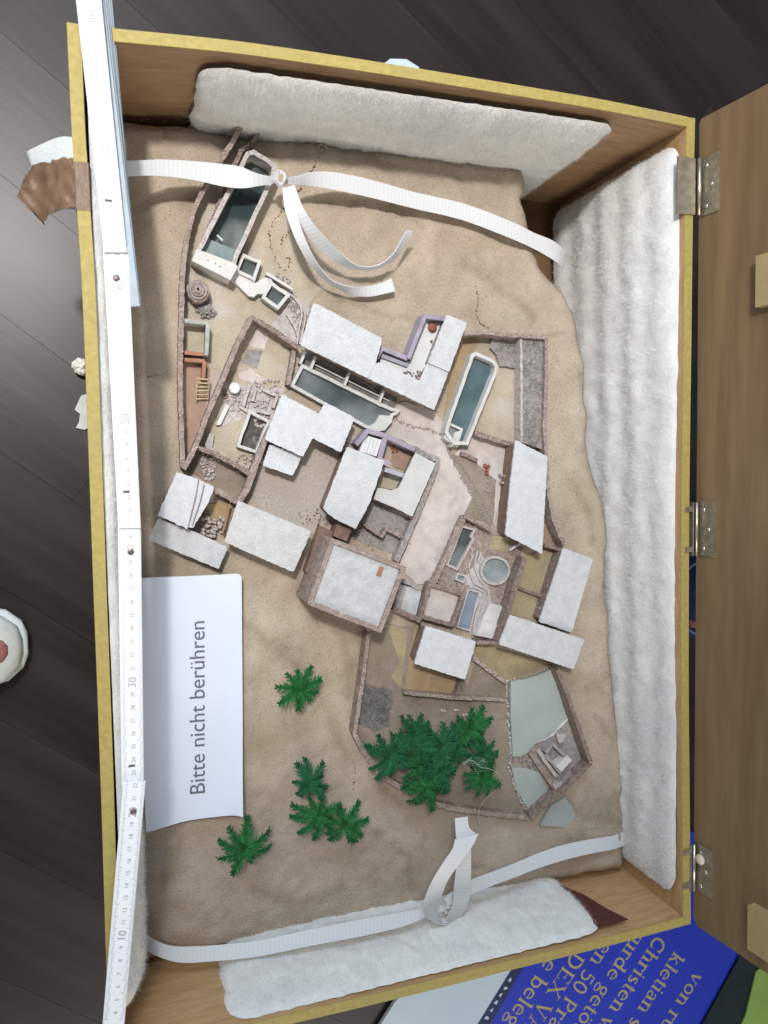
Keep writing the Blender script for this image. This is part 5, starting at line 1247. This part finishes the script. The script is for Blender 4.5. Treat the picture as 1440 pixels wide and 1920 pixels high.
# serif lettering, drawn with strokes
def arc(cx_, cy_, rx, ry, a0, a1, n=14): return [(cx_ + rx * math.cos(math.radians(a0 + (a1 - a0) * i / n)), cy_ + ry * math.sin(math.radians(a0 + (a1 - a0) * i / n))) for i in range(n + 1)]
TH, TN = .19, .075
def st(x, y0, y1, f0=1, f1=1):
    r_ = [([(x, y0), (x, y1)], TH)]
    if f0: r_.append(([(x - .19, y0 + .035), (x + .19, y0 + .035)], .07))
    if f1 == 1: r_.append(([(x - .19, y1 - .035), (x + .19, y1 - .035)], .07))
    if f1 == 2: r_.append(([(x - .22, y1 - .05), (x, y1 - .05)], .09))
    return r_
GL = {
 'v': (1.0, [([(.12, 1), (.48, 0)], TH), ([(.48, 0), (.84, 1)], TN), ([(0, .965), (.32, .965)], .07), ([(.68, .965), (.98, .965)], .07)]),
 'w': (1.4, [([(.1, 1), (.4, 0)], TH), ([(.4, 0), (.68, 1)], TN), ([(.62, 1), (.92, 0)], TH), ([(.92, 0), (1.24, 1)], TN), ([(0, .965), (.3, .965)], .07), ([(1.1, .965), (1.38, .965)], .07)]),
 'o': (1.0, [(arc(.5, .5, .36, .44, 60, 300), TH * .85), (arc(.5, .5, .36, .44, -120, 120), TH * .85)]),
 'ö': (1.0, [(arc(.5, .5, .36, .44, 0, 360, 24), TH * .85), ([(.26, 1.3), (.38, 1.3)], .14), ([(.62, 1.3), (.74, 1.3)], .14)]),
 'n': (1.08, st(.24, 0, 1, 1, 2) + st(.82, 0, .68, 1, 0) + [(arc(.56, .62, .27, .34, 15, 155), TN * 1.5)]),
 'h': (1.08, st(.24, 0, 1.5, 1, 2) + st(.82, 0, .68, 1, 0) + [(arc(.56, .62, .27, .34, 15, 155), TN * 1.5)]),
 'u': (1.08, st(.24, .3, 1, 0, 2) + st(.82, 0, 1, 0, 2) + [(arc(.5, .34, .26, .30, 180, 345), TN * 1.5), ([(.82, .035), (1.02, .035)], .07)]),
 'r': (.78, st(.24, 0, 1, 1, 2) + [(arc(.52, .66, .24, .30, 30, 150), TN * 1.5), ([(.62, .86), (.72, .86)], .2)]),
 'k': (1.08, st(.24, 0, 1.5, 1, 2) + [([(.30, .42), (.74, .96)], TN), ([(.44, .58), (.84, .03)], TH), ([(.6, .965), (.94, .965)], .07), ([(.68, .035), (1.02, .035)], .07)]),
 'l': (.5, st(.25, 0, 1.5, 1, 2)), 'i': (.5, st(.25, 0, 1, 1, 2) + [([(.19, 1.32), (.33, 1.32)], .17)]),
 't': (.62, [([(.28, .14), (.28, 1.28)], TH), ([(.05, .96), (.55, .96)], .07), (arc(.44, .17, .16, .15, 180, 330), TN * 1.4)]),
 'e': (.94, [(arc(.48, .5, .36, .44, 90, 315), TH * .85), (arc(.48, .5, .33, .44, 0, 90), TN * 1.5), ([(.14, .56), (.82, .56)], TN)]),
 'c': (.9, [(arc(.48, .5, .36, .44, 55, 310), TH * .85), ([(.66, .82), (.76, .82)], .17)]),
 'a': (.96, [(arc(.42, .66, .26, .30, 20, 160), TN * 1.5), ([(.68, .1), (.68, .74)], TH), (arc(.40, .28, .26, .24, 60, 330), TH * .7), ([(.68, .06), (.92, .1)], .08)]),
 's': (.8, [(arc(.40, .73, .25, .23, 40, 270), TN * 1.6), (arc(.40, .27, .26, .23, -140, 90), TN * 1.6), ([(.24, .72), (.56, .32)], TH)]),
 'd': (1.08, st(.80, 0, 1.5, 0, 2) + [(arc(.46, .48, .34, .44, 45, 315), TH * .85), ([(.80, .035), (1.0, .035)], .07)]),
 'b': (1.06, st(.22, 0, 1.5, 0, 2) + [(arc(.54, .48, .34, .44, -140, 140), TH * .85)]),
 'g': (.98, [(arc(.44, .66, .29, .29, 0, 360, 20), TH * .7), ([(.3, .36), (.26, .2), (.7, .1)], TN * 1.4), (arc(.46, -.14, .34, .22, 0, 360, 18), TN * 1.3), ([(.66, .9), (.92, .94)], .1)]),
 'C': (1.3, [(arc(.68, .72, .52, .70, 48, 312), TH), ([(1.06, 1.02), (1.06, 1.42)], .08), ([(1.06, .1), (1.06, .42)], .08)]),
 'P': (1.12, st(.28, 0, 1.45) + [(arc(.5, 1.06, .42, .36, -90, 90), TH * .9), ([(.28, 1.42), (.5, 1.42)], .07), ([(.28, .70), (.5, .70)], .07)]),
 'D': (1.4, st(.28, 0, 1.45) + [(arc(.55, .725, .60, .69, -90, 90), TH), ([(.28, 1.41), (.6, 1.41)], .07), ([(.28, .035), (.6, .035)], .07)]),
 'E': (1.2, st(.28, 0, 1.45) + [([(.28, 1.41), (1.02, 1.41)], .07), ([(.28, .035), (1.06, .035)], .07), ([(.28, .74), (.78, .74)], .07), ([(1.02, 1.2), (1.02, 1.44)], .07), ([(1.06, 0), (1.06, .3)], .07), ([(.78, .62), (.78, .86)], .07)]),
 'X': (1.35, [([(.2, 1.42), (1.12, .03)], TH), ([(.22, .03), (1.1, 1.42)], TN), ([(0, 1.41), (.42, 1.41)], .07), ([(.9, 1.41), (1.3, 1.41)], .07), ([(0, .035), (.42, .035)], .07), ([(.9, .035), (1.33, .035)], .07)]),
 'V': (1.3, [([(.2, 1.42), (.66, .0)], TH), ([(.66, 0), (1.1, 1.42)], TN), ([(0, 1.41), (.42, 1.41)], .07), ([(.9, 1.41), (1.3, 1.41)], .07)]),
 'A': (1.35, [([(.66, 1.45), (1.12, .03)], TH), ([(.66, 1.45), (.22, .03)], TN), ([(.38, .5), (.95, .5)], TN), ([(0, .035), (.42, .035)], .07), ([(.9, .035), (1.33, .035)], .07)]),
 '5': (.98, [([(.26, 1.4), (.82, 1.4)], .13), ([(.26, 1.4), (.2, .84)], TN), (arc(.42, .48, .38, .42, 120, -130), TH * .8)]),
 '0': (1.0, [(arc(.5, .72, .34, .68, 0, 360, 24), TH * .8)]), ' ': (.55, [])}
def serif(b, txt, org, ux, uy, x0=0.0):
    x = x0; zz = 0
    for ch in txt:
        w_, ss = GL[ch]
        for line, t_ in ss:
            P2 = [np.array(p) + [x, 0] for p in line]
            for p, q in zip(P2, P2[1:]):
                d = q - p; n = np.array([-d[1], d[0]]) / (np.hypot(*d) + 1e-9) * t_ / 2; e = d / (np.hypot(*d) + 1e-9) * .02
                zz += 1; up = np.array([0, 0, .006 + .0006 * (zz % 40)])
                b.add([org + ux * c_[0] + uy * c_[1] + up for c_ in (p - n - e, q - n + e, q + n + e, p + n - e)], [(0, 1, 2, 3)])
        x += w_ * 1.02
    return x
lines = [('von ru', 0, (1303, 1835)), ('kletian s', 0, (1268, 1800)), ('Christen w', 0, (1233, 1772)), ('wurde getöt', 1, (1185, 1770)), ('ten 50 Prac', 1, (1132, 1777)), ('DEX VA', 0, (1078, 1803)), ('e beleg', 0, (1027, 1810))]
b = MB(); o1 = at(1233, 1772, bz); o2 = at(1158, 1888, bz); ux = (o2 - o1) / np.linalg.norm(o2 - o1); uy = np.array([-ux[1], ux[0], 0])
k_ = np.linalg.norm(o2 - o1) / (sum(GL[c_][0] * 1.02 for c_ in 'Christen') - (GL['C'][0] + GL['n'][0]) * .51)
for txt, ix, (x, y) in lines:
    x0 = -sum(GL[c_][0] * 1.02 for c_ in txt[:ix]) - GL[txt[ix]][0] / 2
    serif(b, txt, at(x, y, bz) - uy * k_ * (.72 if txt[ix] in 'CDk' else .5), ux * k_, uy * k_, x0)
part('lettering', b, M['gold'], bd)

# ------------------------------------------------------------------ small things round the case
c = at(-31, 1226, FZ + 4)
sh = thing('shoe', 'white sneaker toe with a pink patch at the left edge of the picture', 'shoe', (c[0], c[1], FZ))
def shoe_loft(rows, n=40):
    """rows: (x, half width, z0, z1) along the foot"""
    V = []; F = []
    for x, hw, z0, z1 in rows:
        for k in range(n):
            a = k / n * 6.283; V.append((c[0] + x, c[1] + hw * math.copysign(abs(math.cos(a)) ** .8, math.cos(a)) + .012 * x * x * .3, (z0 + z1) / 2 + (z1 - z0) / 2 * math.copysign(abs(math.sin(a)) ** .75, math.sin(a))))
    for i in range(len(rows) - 1):
        for k in range(n): F.append((i * n + k, i * n + (k + 1) % n, (i + 1) * n + (k + 1) % n, (i + 1) * n + k))
    F += [tuple(range(n - 1, -1, -1)), tuple(range((len(rows) - 1) * n, len(rows) * n))]
    b = MB(); b.add(V, F); b.sm = True; return b
z = FZ
part('sole', shoe_loft([(-24.5, 2.2, z, z + 2.2), (-22, 3.3, z, z + 2.4), (-14, 3.2, z, z + 2.2), (-6, 3.9, z, z + 1.9), (-1, 4.2, z, z + 1.8), (1.6, 3.6, z + .1, z + 1.8), (3.0, 2.4, z + .3, z + 1.8), (3.5, 1.2, z + .5, z + 1.7)]), M['shoe_sole'], sh)
part('upper', shoe_loft([(-24, 2.0, z + 1.6, z + 7.5), (-21, 3.0, z + 1.6, z + 8), (-14, 3.0, z + 1.6, z + 7.6), (-9, 3.3, z + 1.6, z + 6.2), (-4, 3.8, z + 1.5, z + 5.0), (-.5, 3.9, z + 1.5, z + 4.3), (1.5, 3.2, z + 1.5, z + 3.6), (2.7, 2.1, z + 1.5, z + 2.9), (3.1, .8, z + 1.6, z + 2.4)]), M['shoe'], sh)
part('toe_patch', shoe_loft([(-1.1, .7, z + 3.8, z + 4.55), (-.3, 1.3, z + 3.6, z + 4.38), (.9, 1.4, z + 3.3, z + 4.02), (1.6, 1.1, z + 3.0, z + 3.70), (2.0, .5, z + 2.8, z + 3.42)]), M['shoe_pink'], sh)
part('tongue', shoe_loft([(-14, 1.6, z + 6, z + 8.2), (-9, 1.7, z + 5, z + 6.9), (-5, 1.6, z + 4.4, z + 5.7), (-4, .9, z + 4.2, z + 5.2)]), M['shoe'], sh)
b = MB()
for dy in (-2.4, 2.6):
    b.tube([(c[0] - 5, c[1] + dy, z + 4.5), (c[0] - 1, c[1] + dy * 1.02, z + 3.6), (c[0] + 1.4, c[1] + dy * .8, z + 3.0)], .16, 6)
part('stripe', b, M['shoe_sole'], sh)
b = MB(); c = at(149, 685, FZ + 1.5)
for k in range(26):
    a, e_ = rnd(0, 6.28), rnd(-.6, 1.2); r_ = .8; b.lump((c[0] + r_ * .6 * math.cos(a) * math.cos(e_), c[1] + r_ * .8 * math.sin(a) * math.cos(e_), FZ + .7 + .7 * math.sin(e_)), rnd(.25, .42))
single('crumpled_scrap', b, M['scrap'], 'crumpled white scrap on the dark floor beside the left rim', 'scrap')
P = [at(x, y, FZ + .3) for x, y in ((165, 738), (152, 742), (140, 768), (150, 776), (148, 792), (142, 802), (158, 806), (170, 800))]
b = MB(); b.prism(P, FZ + .32, FZ + .06)
single('torn_tag', b, M['tag_grey'], 'torn pale paper tag on the floor below the crumpled scrap', 'paper tag')
c = at(1302, 1120, FZ + 3); b = MB()
b.sm = True
b.lathe((c[0] + 1.5, c[1]), [(5.6, FZ), (6.0, FZ + 1.2), (5.4, FZ + 3.2), (3.8, FZ + 4.6), (1.6, FZ + 5.2), (.1, FZ + 5.3)], 24)
bag = thing('blue_cloth', 'dark blue cloth item on the floor seen through the hinge gap', 'cloth', (c[0], c[1], FZ))
part('body', b, M['denim'], bag)
b = MB(); P = [(c[0] + 1.5 + 5.0 * math.cos(a), c[1] + 5.0 * math.sin(a), FZ + 3.75) for a in np.linspace(1.6, 4.4, 18)]; b.tube(P, .14, 6); part('piping', b, mat('blue_piping', (.12, .20, .42), None, rough=.7), bag)
b = MB(); p = at(1302, 1166, FZ + 4.2); b.lump(p, .8, .3); part('red_patch', b, M['red'], bag)
b = MB(); P = flat([(716, 122), (732, 110), (762, 111), (786, 126), (780, 150), (722, 150)], FZ + .5); b.prism(P, FZ + .5, FZ + .05)
single('paper_slip', b, M['pale_panel'], 'pale bluish slip peeking out behind the far rim of the case', 'paper slip')
